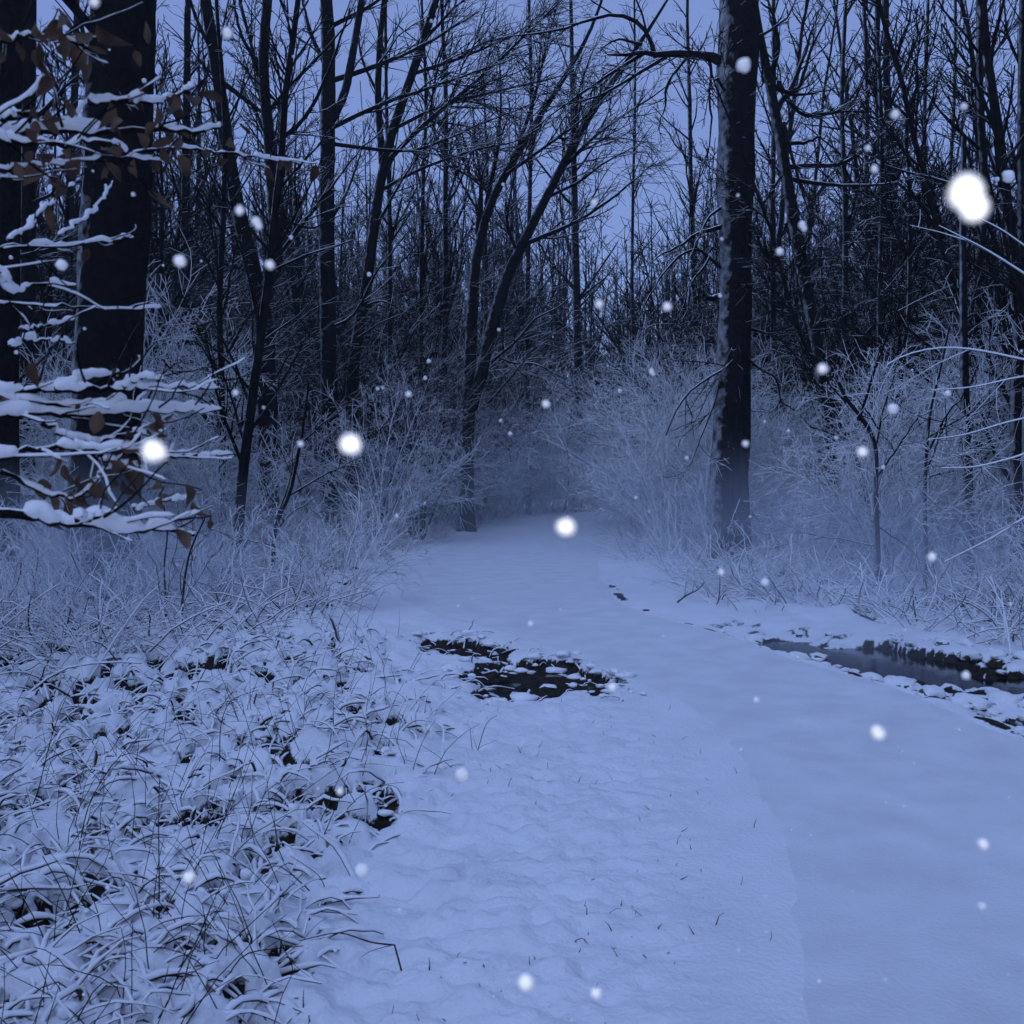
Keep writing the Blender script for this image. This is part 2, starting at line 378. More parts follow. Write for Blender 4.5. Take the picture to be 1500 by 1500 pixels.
# --- trees known from the photograph, each stem traced at its own distance
def px_line(pp, Y, n, dy=0.):
    return spline([at(x, y, Y + dy * (690 - y) / 690.) for x, y in pp], n)
def hero(name, label, base, stems, limbs, Y, spec=LIMB, k=1.0, bias=(0, 0, 0), seed=1, trunk='trunk', crown='limb', rmin=.006, sides=14, auto=None, group=None):
    """stems/limbs: list of (pixel points, r0, r1[, depth drift]); base: pixel x of the foot"""
    rng = np.random.default_rng(seed); x0 = at(base, 690, Y)[0]; O = np.array([x0, Y, gz(x0, Y)])
    root = empty(name, tuple(O), label, 'tree', group)
    t = Tubes(); c = Tubes()
    for j, st in enumerate(stems):
        pp, r0, r1 = st[:3]; dy = st[3] if len(st) > 3 else 0; n = 26
        L = px_line(pp, Y, n, dy) - O
        if j == 0: L = np.concatenate([[np.array([L[0][0] * .6, L[0][1], -.3])], L]); n += 1
        rad = np.interp(np.linspace(0, 1, n), np.linspace(0, 1, len(r0)), r0) if isinstance(r0, (list, tuple)) else np.linspace(r0, r1, n)
        if j == 0: rad[0] *= 1.35; rad[1] *= 1.15
        t.add(L, rad, sides if j == 0 else 10)
        if auto: sprout(c, rng, L, rad, auto, 0, bias, rmin)
    for lb in limbs:
        pp, r0, r1 = lb[:3]; dy = lb[3] if len(lb) > 3 else rng.uniform(-2, 2); n = 14
        L = px_line(pp, Y, n) - O; L[:, 1] += (lb[5] if len(lb) > 5 else 0) + np.linspace(0, dy, n); L += rng.normal(size=L.shape) * .012 * np.linspace(0, 1, n)[:, None]
        rad = np.linspace(r0, r1, n); c.add(L, rad, 6); sprout(c, rng, L, rad, scaled(spec, lb[4] if len(lb) > 4 else k), 0, bias, rmin)
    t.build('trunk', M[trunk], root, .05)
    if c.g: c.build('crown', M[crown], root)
    return root

AUTO = scaled(TREE, .8); AUTOP = scaled(POLE, .9)
hero('oak_tree', 'thick black trunk with snow plastered down its left side behind snowy leafy branches', 152,
     [([(150,880),(152,760),(158,550),(164,420),(169,300),(176,120),(182,0),(186,-250),(190,-520),(195,-900)], [.50,.40,.385,.385,.38,.37,.36,.30,.22,.10], .1)],
     [([(186,-140),(300,-260),(420,-420)], .12, .03), ([(186,-200),(60,-330),(-60,-460)], .12, .03), ([(188,-330),(240,-470),(330,-640)], .1, .02),
      ([(176,90),(120,20),(40,-60),(-80,-120)], .06, .015)], 12.0, seed=3, sides=22, rmin=.005)
hero('oak_tree', 'straight dark trunk with a thick snowy limb reaching left at right of the path', 1070,
     [([(1069,830),(1068,700),(1071,600),(1077,510),(1078,435),(1077,330),(1079,200),(1083,0),(1085,-200),(1090,-520),(1092,-800)], [.36,.315,.295,.245,.30,.31,.30,.265,.25,.22,.13], .1)],
     [([(1066,98),(1048,80),(1018,84),(990,76),(962,86),(940,74),(915,88),(890,84)], .10, .016, -.1, 2.2),
      ([(960,84),(953,42),(925,14),(880,10),(855,24),(800,36),(760,30),(720,40)], .042, .008, .5, 1.0),
      ([(1010,80),(990,105),(970,135),(972,160),(958,205)], .03, .008, -.4, 1.5), ([(1038,84),(1044,110),(1034,145),(1040,175),(1030,260)], .028, .007, -.3, 1.3),
      ([(975,84),(930,118),(870,165),(800,190)], .035, .008, -1.0, 1.8), ([(950,74),(900,95),(850,120),(780,160)], .035, .008, 1., 1.8), ([(940,65),(905,50),(875,66)], .03, .008, .3, 1.8),
      ([(1066,140),(1040,135),(1020,170)], .03, .01), ([(1066,330),(1020,345),(985,370),(950,392)], .045, .01, -.5, 1.3), ([(1064,300),(1035,320),(1000,390)], .03, .008, -.6),
      ([(1062,430),(1040,440),(1026,438)], .05, .045, -.2, .2), ([(1060,395),(1035,380),(1024,362),(1000,372),(975,395),(950,430),(930,470)], .03, .010, -.7, .9),
      ([(1036,380),(1028,395),(1005,420),(1002,450),(990,478)], .022, .012, -.4, .6, -.2), ([(1078,445),(1076,480),(1082,520),(1062,542),(1020,560),(980,600),(965,640)], .026, .012, -.7, 1.2),
      ([(1082,520),(1100,545),(1128,555),(1130,592),(1112,612)], .02, .010, -.3, .8, -.36), ([(1130,592),(1150,606)], .012, .008, -.1, .5, -.56),
      ([(1060,540),(1040,600),(1020,640),(1000,690)], .02, .010, -.6, 1.2), ([(1095,480),(1130,495),(1170,520)], .03, .012, -.5, .8),
      ([(1045,705),(1075,770),(1110,780),(1160,775)], .018, .01, -.8, .8), ([(1092,700),(1070,745),(1050,775)], .014, .01, -.8, .8),
      ([(1095,30),(1120,60),(1128,120),(1112,80)], .03, .008), ([(1096,60),(1130,40),(1165,10),(1180,-30)], .03, .008, .5, 1.4), ([(1096,-20),(1150,-60),(1220,-100)], .05, .012),
      ([(1070,-60),(1000,-80),(900,-120)], .06, .012, 0, 1.4), ([(1090,-300),(1200,-420),(1300,-520)], .09, .02), ([(1085,-330),(960,-430),(860,-560)], .09, .02), ([(1088,-400),(1060,-600),(1010,-800)], .08, .02)],
     16.5, seed=5, sides=20, rmin=.007)
hero('forked_tree', 'black tree forking low into two tall stems with snow in the fork', 392,
     [([(393,800),(392,640),(390,520),(386,440),(370,390),(348,310),(335,235),(322,130),(312,60),(300,0),(285,-120),(280,-260)], [.27,.22,.20,.20,.17,.15,.14,.13,.12,.10,.07,.03], .05),
      ([(386,440),(403,405),(408,350),(398,280),(396,215),(388,150),(384,80),(392,0),(400,-140),(405,-280)], [.16,.14,.12,.11,.11,.10,.09,.08,.05,.02], .03)],
     [([(318,115),(352,140),(390,168)], .06, .03, 0, .5), ([(398,212),(440,195),(470,168),(500,120),(530,60)], .055, .015), ([(396,160),(430,120),(470,80),(520,20)], .05, .012),
      ([(325,95),(300,55),(285,10),(270,-50)], .05, .012), ([(404,380),(440,320),(480,255),(520,190)], .05, .014), ([(352,330),(300,320),(270,300)], .03, .01),
      ([(386,105),(350,50),(330,-30)], .05, .012), ([(375,400),(300,385),(250,420)], .03, .01, -1), ([(408,320),(450,330),(490,300)], .03, .01)], 20.0, seed=7, k=1.1)
hero('grey_tree', 'tall straight tree with snow down its left side and sweeping right limbs', 480,
     [([(482,770),(482,600),(480,450),(478,330),(480,200),(482,100),(478,0),(474,-140),(470,-300)], [.24,.20,.185,.18,.17,.16,.14,.10,.03], .05),
      ([(479,190),(505,140),(520,60),(530,0),(540,-120)], [.10,.09,.08,.07,.03], .03)],
     [([(480,120),(540,90),(620,40),(700,-30)], .07, .015), ([(480,190),(560,150),(650,120),(760,80)], .06, .012), ([(482,40),(540,0),(600,-60)], .06, .015), ([(479,100),(450,40),(430,-40)], .06, .015),
      ([(480,210),(600,215),(700,160),(780,120)], .05, .012), ([(480,330),(505,270),(520,200)], .05, .015), ([(481,480),(520,470),(560,400),(610,350)], .04, .012, -1, .8), ([(482,0),(520,-70),(600,-120)], .05, .01)], 22.5, seed=9, bias=(.03, 0, .02), k=1.5)
hero('bent_tree', 'slender tree bending right with long sweeping branches over the left woods', 512,
     [([(512,760),(514,600),(516,520),(535,440),(548,330),(560,240),(585,160),(610,90),(640,0),(670,-120),(700,-240)], [.17,.15,.15,.14,.13,.12,.11,.10,.08,.05,.02], .03),
      ([(560,240),(553,140),(556,60),(565,-20),(575,-150)], [.09,.08,.07,.06,.02], .02)],
     [([(565,240),(600,205),(680,150),(760,90),(840,20)], .07, .012), ([(575,190),(640,160),(740,140),(860,120)], .05, .01), ([(600,110),(680,70),(760,20),(820,-40)], .05, .01), ([(556,280),(610,240),(690,200),(780,170)], .05, .01),
      ([(620,60),(660,10),(720,-50)], .05, .01), ([(552,330),(600,260),(640,220)], .04, .01), ([(530,450),(560,440),(610,470),(590,490)], .03, .01, -.8, .7), ([(516,500),(560,480),(600,470)], .03, .012, -1.2, .4),
      ([(560,150),(530,90),(520,10)], .04, .01)], 24.0, seed=11, bias=(.06, 0, .0), k=1.8)
hero('twin_stem_tree', 'two dark stems from one foot leaning right with fan of branches at path end left', 683,
     [([(682,772),(683,690),(686,590),(690,480),(695,390),(705,330),(722,285),(750,240),(790,170),(830,110),(870,40),(900,-60)], [.25,.20,.18,.165,.15,.13,.11,.095,.08,.06,.04,.02], .03),
      ([(690,600),(712,520),(735,420),(758,370),(790,310),(820,250),(850,190),(890,130),(940,60),(990,-20)], [.17,.17,.16,.135,.12,.105,.09,.07,.05,.02], .02)],
     [([(700,340),(705,270),(695,200),(690,130)], .08, .015), ([(712,300),(730,220),(735,140),(730,60)], .06, .012), ([(762,360),(800,345),(850,325),(900,290),(960,240)], .07, .012), ([(790,310),(830,230),(850,160),(860,80)], .06, .012),
      ([(750,240),(780,160),(800,80),(820,0)], .06, .012), ([(820,250),(880,190),(940,150),(1000,110)], .06, .012), ([(735,260),(800,225),(860,190),(930,130)], .05, .01), ([(758,370),(740,330),(750,280),(770,220)], .05, .01),
      ([(800,290),(850,260),(900,215),(960,180)], .05, .01), ([(720,285),(690,250),(650,220),(620,170)], .05, .01), ([(840,200),(850,120),(880,40)], .05, .01),
      ([(720,530),(760,500),(785,468),(810,465),(830,450)], .045, .018, -1.2, .9), ([(725,520),(750,535),(780,535),(800,545),(820,560)], .035, .015, -1.2, .9), ([(715,590),(745,560),(770,530),(800,535)], .03, .014, -1.5, .8)],
     26.0, seed=13, bias=(.05, 0, .03), k=1.7)
hero('slim_tree', 'thin straight dark tree standing behind the far end of the path', 845,
     [([(847,748),(846,600),(845,450),(842,330),(840,200),(838,100),(836,0),(834,-140)], [.24,.19,.17,.16,.13,.10,.07,.02], .03)],
     [], 40.0, seed=15, auto=AUTO, crown='crown', rmin=.009)
hero('leaning_tree', 'dark leaning tree with crooked arms just right of the straight oak', 1218,
     [([(1224,800),(1216,640),(1204,540),(1186,450),(1166,340),(1150,250),(1138,170),(1122,100),(1108,30),(1096,-60)], [.13,.105,.105,.11,.115,.12,.10,.09,.075,.05], .04)],
     [([(1150,245),(1190,242),(1235,244),(1262,220),(1295,200),(1320,165)], .055, .015, 0, 1.2), ([(1160,262),(1190,275),(1225,285),(1255,290),(1275,290)], .05, .02, -1, .7), ([(1144,210),(1180,210),(1200,200)], .05, .02),
      ([(1130,110),(1140,70),(1130,20),(1110,10)], .06, .015), ([(1136,160),(1165,120),(1190,60),(1210,0)], .06, .012), ([(1126,120),(1145,140),(1165,145),(1175,90),(1200,40)], .05, .012), ([(1148,180),(1160,260),(1175,330)], .04, .01),
      ([(1140,120),(1180,170),(1230,150),(1290,140),(1340,170)], .04, .01, 1, 1.6), ([(1138,170),(1155,130),(1200,120),(1250,100)], .045, .01, 1, 1.4), ([(1150,250),(1120,300),(1110,340)], .03, .01),
      ([(1262,220),(1300,235),(1350,200),(1400,130)], .025, .01, .6, 1.3), ([(1235,244),(1270,270),(1300,255)], .03, .012, 1, 1.2)], 19.0, seed=17, k=1.6)
hero('hazy_tree', 'pale straight tree fading into the sky behind the upper left branches', 270,
     [([(268,770),(270,500),(272,300),(273,150),(275,50),(276,-60),(277,-200)], [.20,.16,.14,.12,.10,.07,.03], .03)], [], 27.0, seed=19, auto=AUTOP, crown='crown')
hero('dark_tree', 'black trunk cut by the left edge of the picture', 10,
     [([(4,850),(6,600),(10,300),(14,100),(16,0),(18,-200),(20,-600)], [.24,.19,.18,.17,.16,.14,.05], .03)], [([(10,200),(40,140),(60,60)], .05, .012), ([(12,380),(50,330),(80,300)], .04, .012)], 13.5, seed=21)
hero('dark_tree', 'slim black trunk between the left edge and the thick oak', 48,
     [([(38,830),(40,600),(42,300),(42,100),(44,0),(46,-200),(50,-500)], [.15,.13,.12,.11,.1,.08,.03], .03)], [([(42,240),(70,200),(90,120)], .04, .012), ([(42,300),(90,290),(120,250)], .04, .012)], 17.0, seed=22)
for i, (x, Y, r, sd, lb) in enumerate([
        (1236, 23, .11, 31, 'straight pole tree rising just right of the leaning tree'), (1268, 27, .11, 32, 'thin pole tree behind the crooked arm of the leaning tree'),
        (1290, 20, .09, 33, 'slender upright tree left of the big glowing flake'), (1432, 17, .12, 34, 'upright tree rising close behind the big glowing flake'),
        (1492, 15, .12, 35, 'dark trunk running along the right edge of the picture'), (1355, 25, .10, 36, 'slim tree standing between the pole trees and the glowing flake'),
        (1395, 29, .10, 37, 'faint slim tree directly below the big glowing flake'), (1130, 26, .12, 38, 'thin tree seen tight beside the right flank of the straight oak'),
        (570, 27, .10, 39, 'thin upright tree left of the twin stems at the bend'), (622, 28, .09, 40, 'slim straight tree beside the twin stem tree foot'),
        (652, 29, .13, 41, 'dim trunk nearest to the twin stem tree on its left'), (325, 17, .08, 42, 'thin dark stem right of the snowy leafy branches'),
        (1015, 31, .12, 43, 'slim tree seen close to the left flank of the straight oak'), (925, 38, .10, 44, 'slim tree at the right rim of the sky gap over the path'),
        (775, 36, .13, 45, 'thin trunk just left of the path end among pale brush')]):
    rg = np.random.default_rng(sd); w = rg.normal(size=6) * 5; xb = at(x, 690, Y)[0]
    yb = 690 + EYE * F / Y
    hero('pole_tree', lb, x, [([(x, yb), (x + w[0], 600), (x + w[1], 450), (x + w[2], 300), (x + w[3], 150), (x + w[4], 0), (x + w[5], -150 - 80 * rg.random())], [r * .85, r * .72, r * .68, r * .6, r * .5, r * .36, .012], .02)],
         [], Y, seed=sd, auto=AUTOP, crown='crown', sides=10)

# young trees close to the path
def young(label, pp, Y, r, limbs, seed, k=.8, crown='limb'):
    hero('young_tree', label, pp[0][0], [(pp, r, r * .45)], limbs, Y, seed=seed, k=k, crown=crown, sides=8, rmin=.0045, spec=[dict(SHRUB[1], per_m=5, up=.02), dict(SHRUB[2], per_m=5, up=.02)], group=None)
young('thin black sapling spreading its twigs at left of the path', [(402,872),(400,830),(401,790),(404,765),(425,725),(440,650),(448,600),(452,560)], 12.8, .032,
      [([(403,768),(380,740),(352,745)], .014, .006), ([(404,760),(415,700),(405,650),(410,610)], .016, .006), ([(425,725),(470,690),(520,660)], .014, .006), ([(440,650),(480,620),(540,585)], .012, .005), ([(402,800),(385,790),(378,770)], .008, .005),
       ([(402,780),(430,750),(470,730)], .010, .005)], 51)
young('sapling with two dark forks standing in the snow right of the oak', [(1287,868),(1285,800),(1282,720),(1284,660),(1280,640),(1262,610),(1238,585),(1228,560)], 12.9, .05,
      [([(1283,650),(1300,600),(1320,560),(1335,520)], .025, .009), ([(1284,700),(1310,650),(1330,610)], .018, .007), ([(1283,740),(1320,690),(1380,665)], .014, .006), ([(1260,610),(1262,560),(1268,480),(1290,400)], .018, .006), ([(1240,590),(1215,560),(1200,500)], .014, .006),
       ([(1284,800),(1240,790),(1180,820)], .010, .006), ([(1284,770),(1330,800),(1360,830)], .010, .006)], 52)
young('straight slim sapling with a fork left of the thick pale stump tree', [(1357,860),(1356,800),(1354,720),(1357,660),(1362,600),(1378,540),(1390,480)], 13.5, .035,
      [([(1356,670),(1340,620),(1335,560)], .016, .006), ([(1360,640),(1400,600),(1440,560)], .014, .006), ([(1357,690),(1330,650),(1310,620)], .012, .005), ([(1356,700),(1410,690),(1480,650)], .012, .006)], 53)
young('thick snow capped stem standing among saplings near the right edge', [(1420,860),(1419,780),(1418,700),(1416,655),(1414,600),(1412,500),(1411,400),(1410,300),(1412,200)], 14.2, .085,
      [([(1417,660),(1390,640),(1372,625)], .03, .008), ([(1416,650),(1440,600),(1460,560)], .025, .007), ([(1418,690),(1390,690),(1340,705)], .018, .008), ([(1412,500),(1440,440),(1450,380)], .02, .007), ([(1412,420),(1390,360),(1380,300)], .02, .007)], 54)
young('thin twisted sapling with curled twigs in the grass at far left', [(265,935),(266,900),(270,850),(276,815),(285,790),(300,760)], 9.6, .016,
      [([(266,900),(255,860),(240,820),(230,790)], .010, .005), ([(276,815),(262,800),(255,780)], .007, .004)], 55)
young('two thin dark stems beside the twisted sapling at left', [(242,932),(243,880),(240,830),(246,780),(240,740)], 9.8, .014, [([(243,880),(225,820),(222,780)], .008, .004)], 56)
young('curved bare sapling leaning over the path at its far end', [(826,750),(832,720),(834,690),(830,650),(838,600)], 37., .05, [], 57)

# tree out of frame at right whose snowy branches reach in
def reach(label, base, limbs, Y, seed, k=1., r=.16, name='bare_tree'):
    x0 = at(base, 690, Y)[0]; O = np.array([x0, Y, gz(x0, Y)]); rng = np.random.default_rng(seed)
    root = empty(name, tuple(O), label, 'tree'); t = Tubes(); P = trunk_line(rng, 11, .02, 16, .02); t.add(P, r * (1 - np.linspace(0, 1, 16)) ** .7 + .01, 12); t.build('trunk', M['trunk'], root, .03)
    c = Tubes()
    for pp, r0, r1 in limbs:
        L = spline([at(x, y, Y) for x, y in pp], 14) - O; L[:, 1] += np.linspace(0, rng.uniform(-.8, .8), 14)
        st = np.array([0, 0, L[0][2] - .1]); L = np.concatenate([[st], L]); rad = np.linspace(r0, r1, 15); c.add(L, rad, 6)
        sprout(c, rng, L, rad, scaled([dict(SHRUB[1], up=.01), dict(SHRUB[2], up=.01)], .11 * k), 0, (0, 0, 0), .0035)
    c.build('crown', M['shrub'], root)
reach('bare tree at the right edge whose long snow lined branches reach into view', 1620,
      [([(1560,440),(1500,410),(1430,375),(1350,345)], .019, .006), ([(1560,400),(1500,372),(1450,345),(1390,325)], .017, .006), ([(1560,535),(1500,530),(1420,515),(1360,512),(1290,528),(1278,540)], .017, .006),
       ([(1560,640),(1500,668),(1440,685),(1395,685)], .015, .006), ([(1560,600),(1500,615),(1450,635),(1408,640)], .015, .006), ([(1560,545),(1500,550),(1440,565),(1385,567)], .014, .006), ([(1560,700),(1500,705),(1465,702)], .02, .009),
       ([(1560,720),(1480,790),(1420,830)], .016, .007)], 9.0, 61)

# ------------------------------------------------------------------ near snowy branches at the left, on a young beech outside the frame
def beech():
    rng = np.random.default_rng(77); Y = 1.75; O = np.array([-1.62, 1.85, 0]); O[2] = gz(O[0], O[1])
    root = empty('beech_tree', tuple(O), 'beech tree at the left edge with thick snow and brown leaves on its branches', 'tree')
    t = Tubes(); P = trunk_line(rng, 4.6, .01, 16, .02); t.add(P, .06 * (1 - np.linspace(0, 1, 16)) ** .6 + .006, 12); t.build('trunk', M['trunk'], root, .03)
    def leafs(pts, parent, mat, sz=.035, sub='leaves'):
        V, Q = [], []
        for p in pts:
            d = np.array([rng.normal() * .5, rng.normal() * .5, -1 + rng.normal() * .35]); d /= np.linalg.norm(d)
            s = np.cross(d, rng.normal(size=3)); s /= np.linalg.norm(s); nrm = np.cross(d, s); L = sz * rng.uniform(.7, 1.5); w = L * .33
            n = len(V); curl = rng.uniform(-.9, .9)
            rows = [(0, .12), (.2, .62), (.45, 1.), (.7, .8), (.88, .42), (1.0, .04)]
            for (a, ww) in rows:
                c0 = p + d * L * a + nrm * curl * L * a * a
                for e in (-1, 0, 1):
                    V.append(c0 + s * e * w * ww + nrm * (abs(e) * w * .9 * ww + rng.normal() * .0012))
            for i in range(len(rows) - 1):
                for e in range(2):
                    b0 = n + i * 3 + e; Q.append((b0, b0 + 1, b0 + 4, b0 + 3))
        o = mesh_obj(sub, np.array(V) - O, np.array(Q), M[mat], parent); return o
    # pixel polyline, y-depth start, end, radius, snow thickness factor, twigs, leaves
    B = [([(-60,200),(0,196),(80,190),(160,193),(240,190),(300,193),(322,182)], 1.5, 1.75, .0085, 1.35, 12, 14),
         ([(-60,215),(0,206),(90,212),(150,205),(170,212),(182,224)], 1.45, 1.6, .006, 1.2, 6, 16),
         ([(130,150),(180,146),(230,150),(262,138),(284,128)], 1.6, 1.75, .006, 1.2, 6, 8),
         ([(-60,180),(0,172),(44,165)], 1.4, 1.45, .008, 1.5, 3, 6),
         ([(-60,50),(0,62),(50,50),(110,60),(140,80)], 1.45, 1.6, .006, .9, 9, 34),
         ([(-60,250),(0,246),(80,240),(160,228),(215,232),(240,240)], 1.5, 1.75, .0035, 1.0, 6, 12),
         ([(-60,262),(0,260),(84,262)], 1.5, 1.6, .004, 1.1, 3, 6),
         ([(190,225),(260,215),(320,224),(380,232),(440,240)], 1.9, 2.3, .0045, 1.0, 8, 16),
         ([(10,352),(40,335),(55,310),(110,270)], 1.7, 1.9, .004, 1.2, 4, 2), ([(-60,372),(0,362),(70,360),(120,356),(165,350),(195,348)], 1.7, 1.95, .0055, 1.1, 8, 2),
         ([(85,345),(120,325),(150,290),(165,265)], 1.8, 2.0, .003, .8, 3, 0),
         ([(-60,462),(0,440),(30,447),(110,448),(160,453),(215,452),(235,450)], 1.8, 2.1, .0035, 1.0, 6, 0), ([(-60,400),(0,395),(15,432),(50,415),(112,418)], 1.7, 1.8, .005, 1.3, 3, 0),
         ([(28,482),(60,478),(108,468)], 1.8, 1.9, .003, 1.2, 2, 0), ([(14,508),(40,495),(110,502)], 1.8, 1.9, .004, 1.3, 3, 0),
         ([(-60,575),(0,574),(80,570),(125,552),(165,553),(172,545)], 1.5, 1.7, .0065, 1.4, 7, 4), ([(80,572),(150,570),(200,568),(250,566),(290,567),(322,569)], 1.55, 1.75, .0065, 1.3, 9, 0),
         ([(180,568),(205,552),(240,556)], 1.6, 1.65, .004, 1.2, 3, 0),
         ([(-60,618),(0,612),(60,602),(150,606),(215,600),(260,602),(324,600)], 1.5, 1.75, .008, 1.4, 10, 2), ([(-60,590),(0,584),(60,590),(120,596),(186,590)], 1.5, 1.65, .006, 1.3, 7, 2),
         ([(-60,670),(0,672),(40,660),(100,655),(150,658),(210,660)], 1.45, 1.6, .007, 1.3, 8, 10), ([(110,655),(170,678),(216,688)], 1.55, 1.62, .0055, 1.2, 3, 3), ([(190,665),(250,668),(300,668),(342,669)], 1.6, 1.75, .006, 1.2, 5, 0),
         ([(60,620),(100,640),(140,650),(200,632),(218,638)], 1.55, 1.65, .005, 1.2, 5, 4), ([(0,690),(50,715),(110,735),(150,690),(200,650)], 1.5, 1.6, .0045, .9, 6, 26),
         ([(-60,742),(0,752),(70,762),(130,768),(190,780),(235,772),(285,783)], 1.4, 1.6, .0095, 1.9, 8, 3), ([(110,762),(140,758),(170,748)], 1.45, 1.5, .005, 1.3, 2, 0), ([(196,745),(240,735),(275,730)], 1.8, 1.9, .003, 1.2, 2, 6)]
    cols = []
    for pp, y0, y1, r, sk, nt_, nl in B:
        k = np.linspace(y0, y1, len(pp)); W = spline([at(x, y, yy) for (x, y), yy in zip(pp, k)], 26)
        W[1:-1] += rng.normal(size=(24, 3)) * .0022
        b = Tubes(); s = Tubes(); rad = np.linspace(r * .85, r * .36, 26); L = W - O; b.add(L, rad, 8)
        def snow_on(L, rad, kk):
            n = len(L); m = n * 2 - 1; t0 = np.linspace(0, 1, n); t1 = np.linspace(0, 1, m)
            Li = np.stack([np.interp(t1, t0, L[:, q]) for q in range(3)], 1); ri = np.interp(t1, t0, rad)
            q = np.clip(.95 + .75 * (fbm(t1 * m * .11 + rng.uniform(0, 90), t1 * 0, 3, 3) - .5) * 2, .45, 1.7); sr = (ri * 1.05 + .0026) * kk * q * .84; gp = fbm(t1 * m * .14 + rng.uniform(0, 90), t1 * 0, 13, 2); sr = ri * .7 + (sr - ri * .7) * sst(.30, .40, gp)
            sr[0] *= .5; sr[-1] = ri[-1] * .8
            Li = Li + np.array([0, 0, 1]) * (sr * .72)[:, None]; s.add(Li, sr, 8)
        snow_on(L, rad, sk)
        lp = []
        for j in range(nt_):
            i = int(rng.integers(4, 25)); d = L[i] - L[i - 1]; d /= np.linalg.norm(d)
            if pp[0][0] > pp[-1][0]: d = -d
            q = np.array([rng.normal() * .25, rng.normal() * .9, rng.normal() * .32 + .12]); dd = d * rng.uniform(.6, 1) + q * .6
            T = poly(rng, L[i], dd, rng.uniform(.04, .17), 7, .16, .03); tr = np.linspace(max(rad[i] * .5, .0016), .0011, 7); b.add(T, tr, 5)
            if rng.random() < .75 and abs(dd[2]) / np.linalg.norm(dd) < .45: snow_on(T, tr, sk * .5)
            lp.append(T[-1]); lp.append(T[3])
        o = b.build('branch', M['trunk'], root, .05); s.build('snow', M['snow'], o)
        nl = int(nl * .75)
        if nl:
            src = [L[int(rng.integers(2, 24))] for _ in range(nl)] + lp
            idx = rng.permutation(len(src))[:nl]
            leafs([src[i] + O + rng.normal(size=3) * np.array([.02, .02, .012]) for i in idx], o, 'leaf' if rng.random() < .7 else 'leafdark', .03)
beech()

# ------------------------------------------------------------------ woods: individuals from a few kinds
rng = np.random.default_rng(2024)
protos = [make_tree('slim_tree', 101, 15, .07, POLE, 1.0, lean=.06, wob=.06, rmin=.009), make_tree('slim_tree', 102, 17, .09, POLE, 1.0, lean=.05, wob=.05, rmin=.009), make_tree('slim_tree', 103, 13, .055, POLE, 1.2, lean=.09, wob=.08, rmin=.009),
          make_tree('bare_tree', 104, 18, .15, TREE, .9, rmin=.009), make_tree('bare_tree', 105, 16, .12, TREE, 1.0, wob=.05, rmin=.009, fork=1), make_tree('bare_tree', 106, 19, .17, TREE, .85, rmin=.009, fork=2),
          make_tree('young_tree', 107, 8, .045, POLE, 1.7, lean=.12, wob=.09, rmin=.008), make_tree('young_tree', 108, 10, .05, POLE, 1.6, lean=.10, wob=.08, rmin=.008)]
KIND = ['slim bare pole tree', 'slim bare pole tree', 'slim bare pole tree', 'broad bare twiggy tree', 'broad bare twiggy tree', 'forked bare tree', 'young thin bare tree', 'young thin bare tree']
CLEAR = [(385, 20, 42), (480, 22.5, 30), (515, 24, 30), (690, 26, 40), (1075, 16.5, 55), (1200, 19, 32), (155, 12, 70), (1287, 12.9, 30), (1420, 14.2, 30), (1357, 13.5, 18), (402, 12.8, 25)]
def hides(x, y):
    px = 750 + x / y * F
    return any(y < Y + .4 and abs(px - p) < w for p, Y, w in CLEAR)
placed = []; used = [0] * 8
def free(x, y, d):
    return all((x - a) ** 2 + (y - b) ** 2 > d * d for a, b in placed)
tries = 0
while len(placed) < 245 and tries < 20000:
    tries += 1
    y = 14 + 44 * rng.random() ** .8; x = rng.uniform(-.68, .68) * (y + 3)
    if onpath(x, y, 2.2 if y < 34 else 1.6) or not free(x, y, 1.05): continue
    if y < 22 and -.14 < x / y < .3: continue
    if hides(x, y): continue
    if .0 < x / y < .17 and rng.random() < .62: continue
    i = int(rng.choice(8, p=[.11, .10, .15, .06, .06, .03, .25, .24]))
    if .02 < x / y < .16: i = int(rng.choice([6, 7, 2]))
    if y < 25 and i in (3, 4, 5): i = int(rng.choice([6, 7]))
    placed.append((x, y)); p = protos[i]
    o = p if used[i] == 0 else copy_tree(p); used[i] += 1
    o.location = (x, y, gz(x, y) - .05); o.rotation_euler = (0, 0, rng.uniform(0, 6.28)); s = rng.uniform(.8, 1.2); o.scale = (s, s, s)
    side = 'left of the path' if x < edge(LES, y) else 'right of the path'
    far = 'in the front rows of the woods' if y < 26 else ('deep in the woods' if y < 40 else 'at the misty back of the woods')
    tag(o, KIND[i] + ' ' + far + ' ' + side, 'tree', 'trees of the woods: ' + KIND[i] + ' ' + far + ' ' + side)

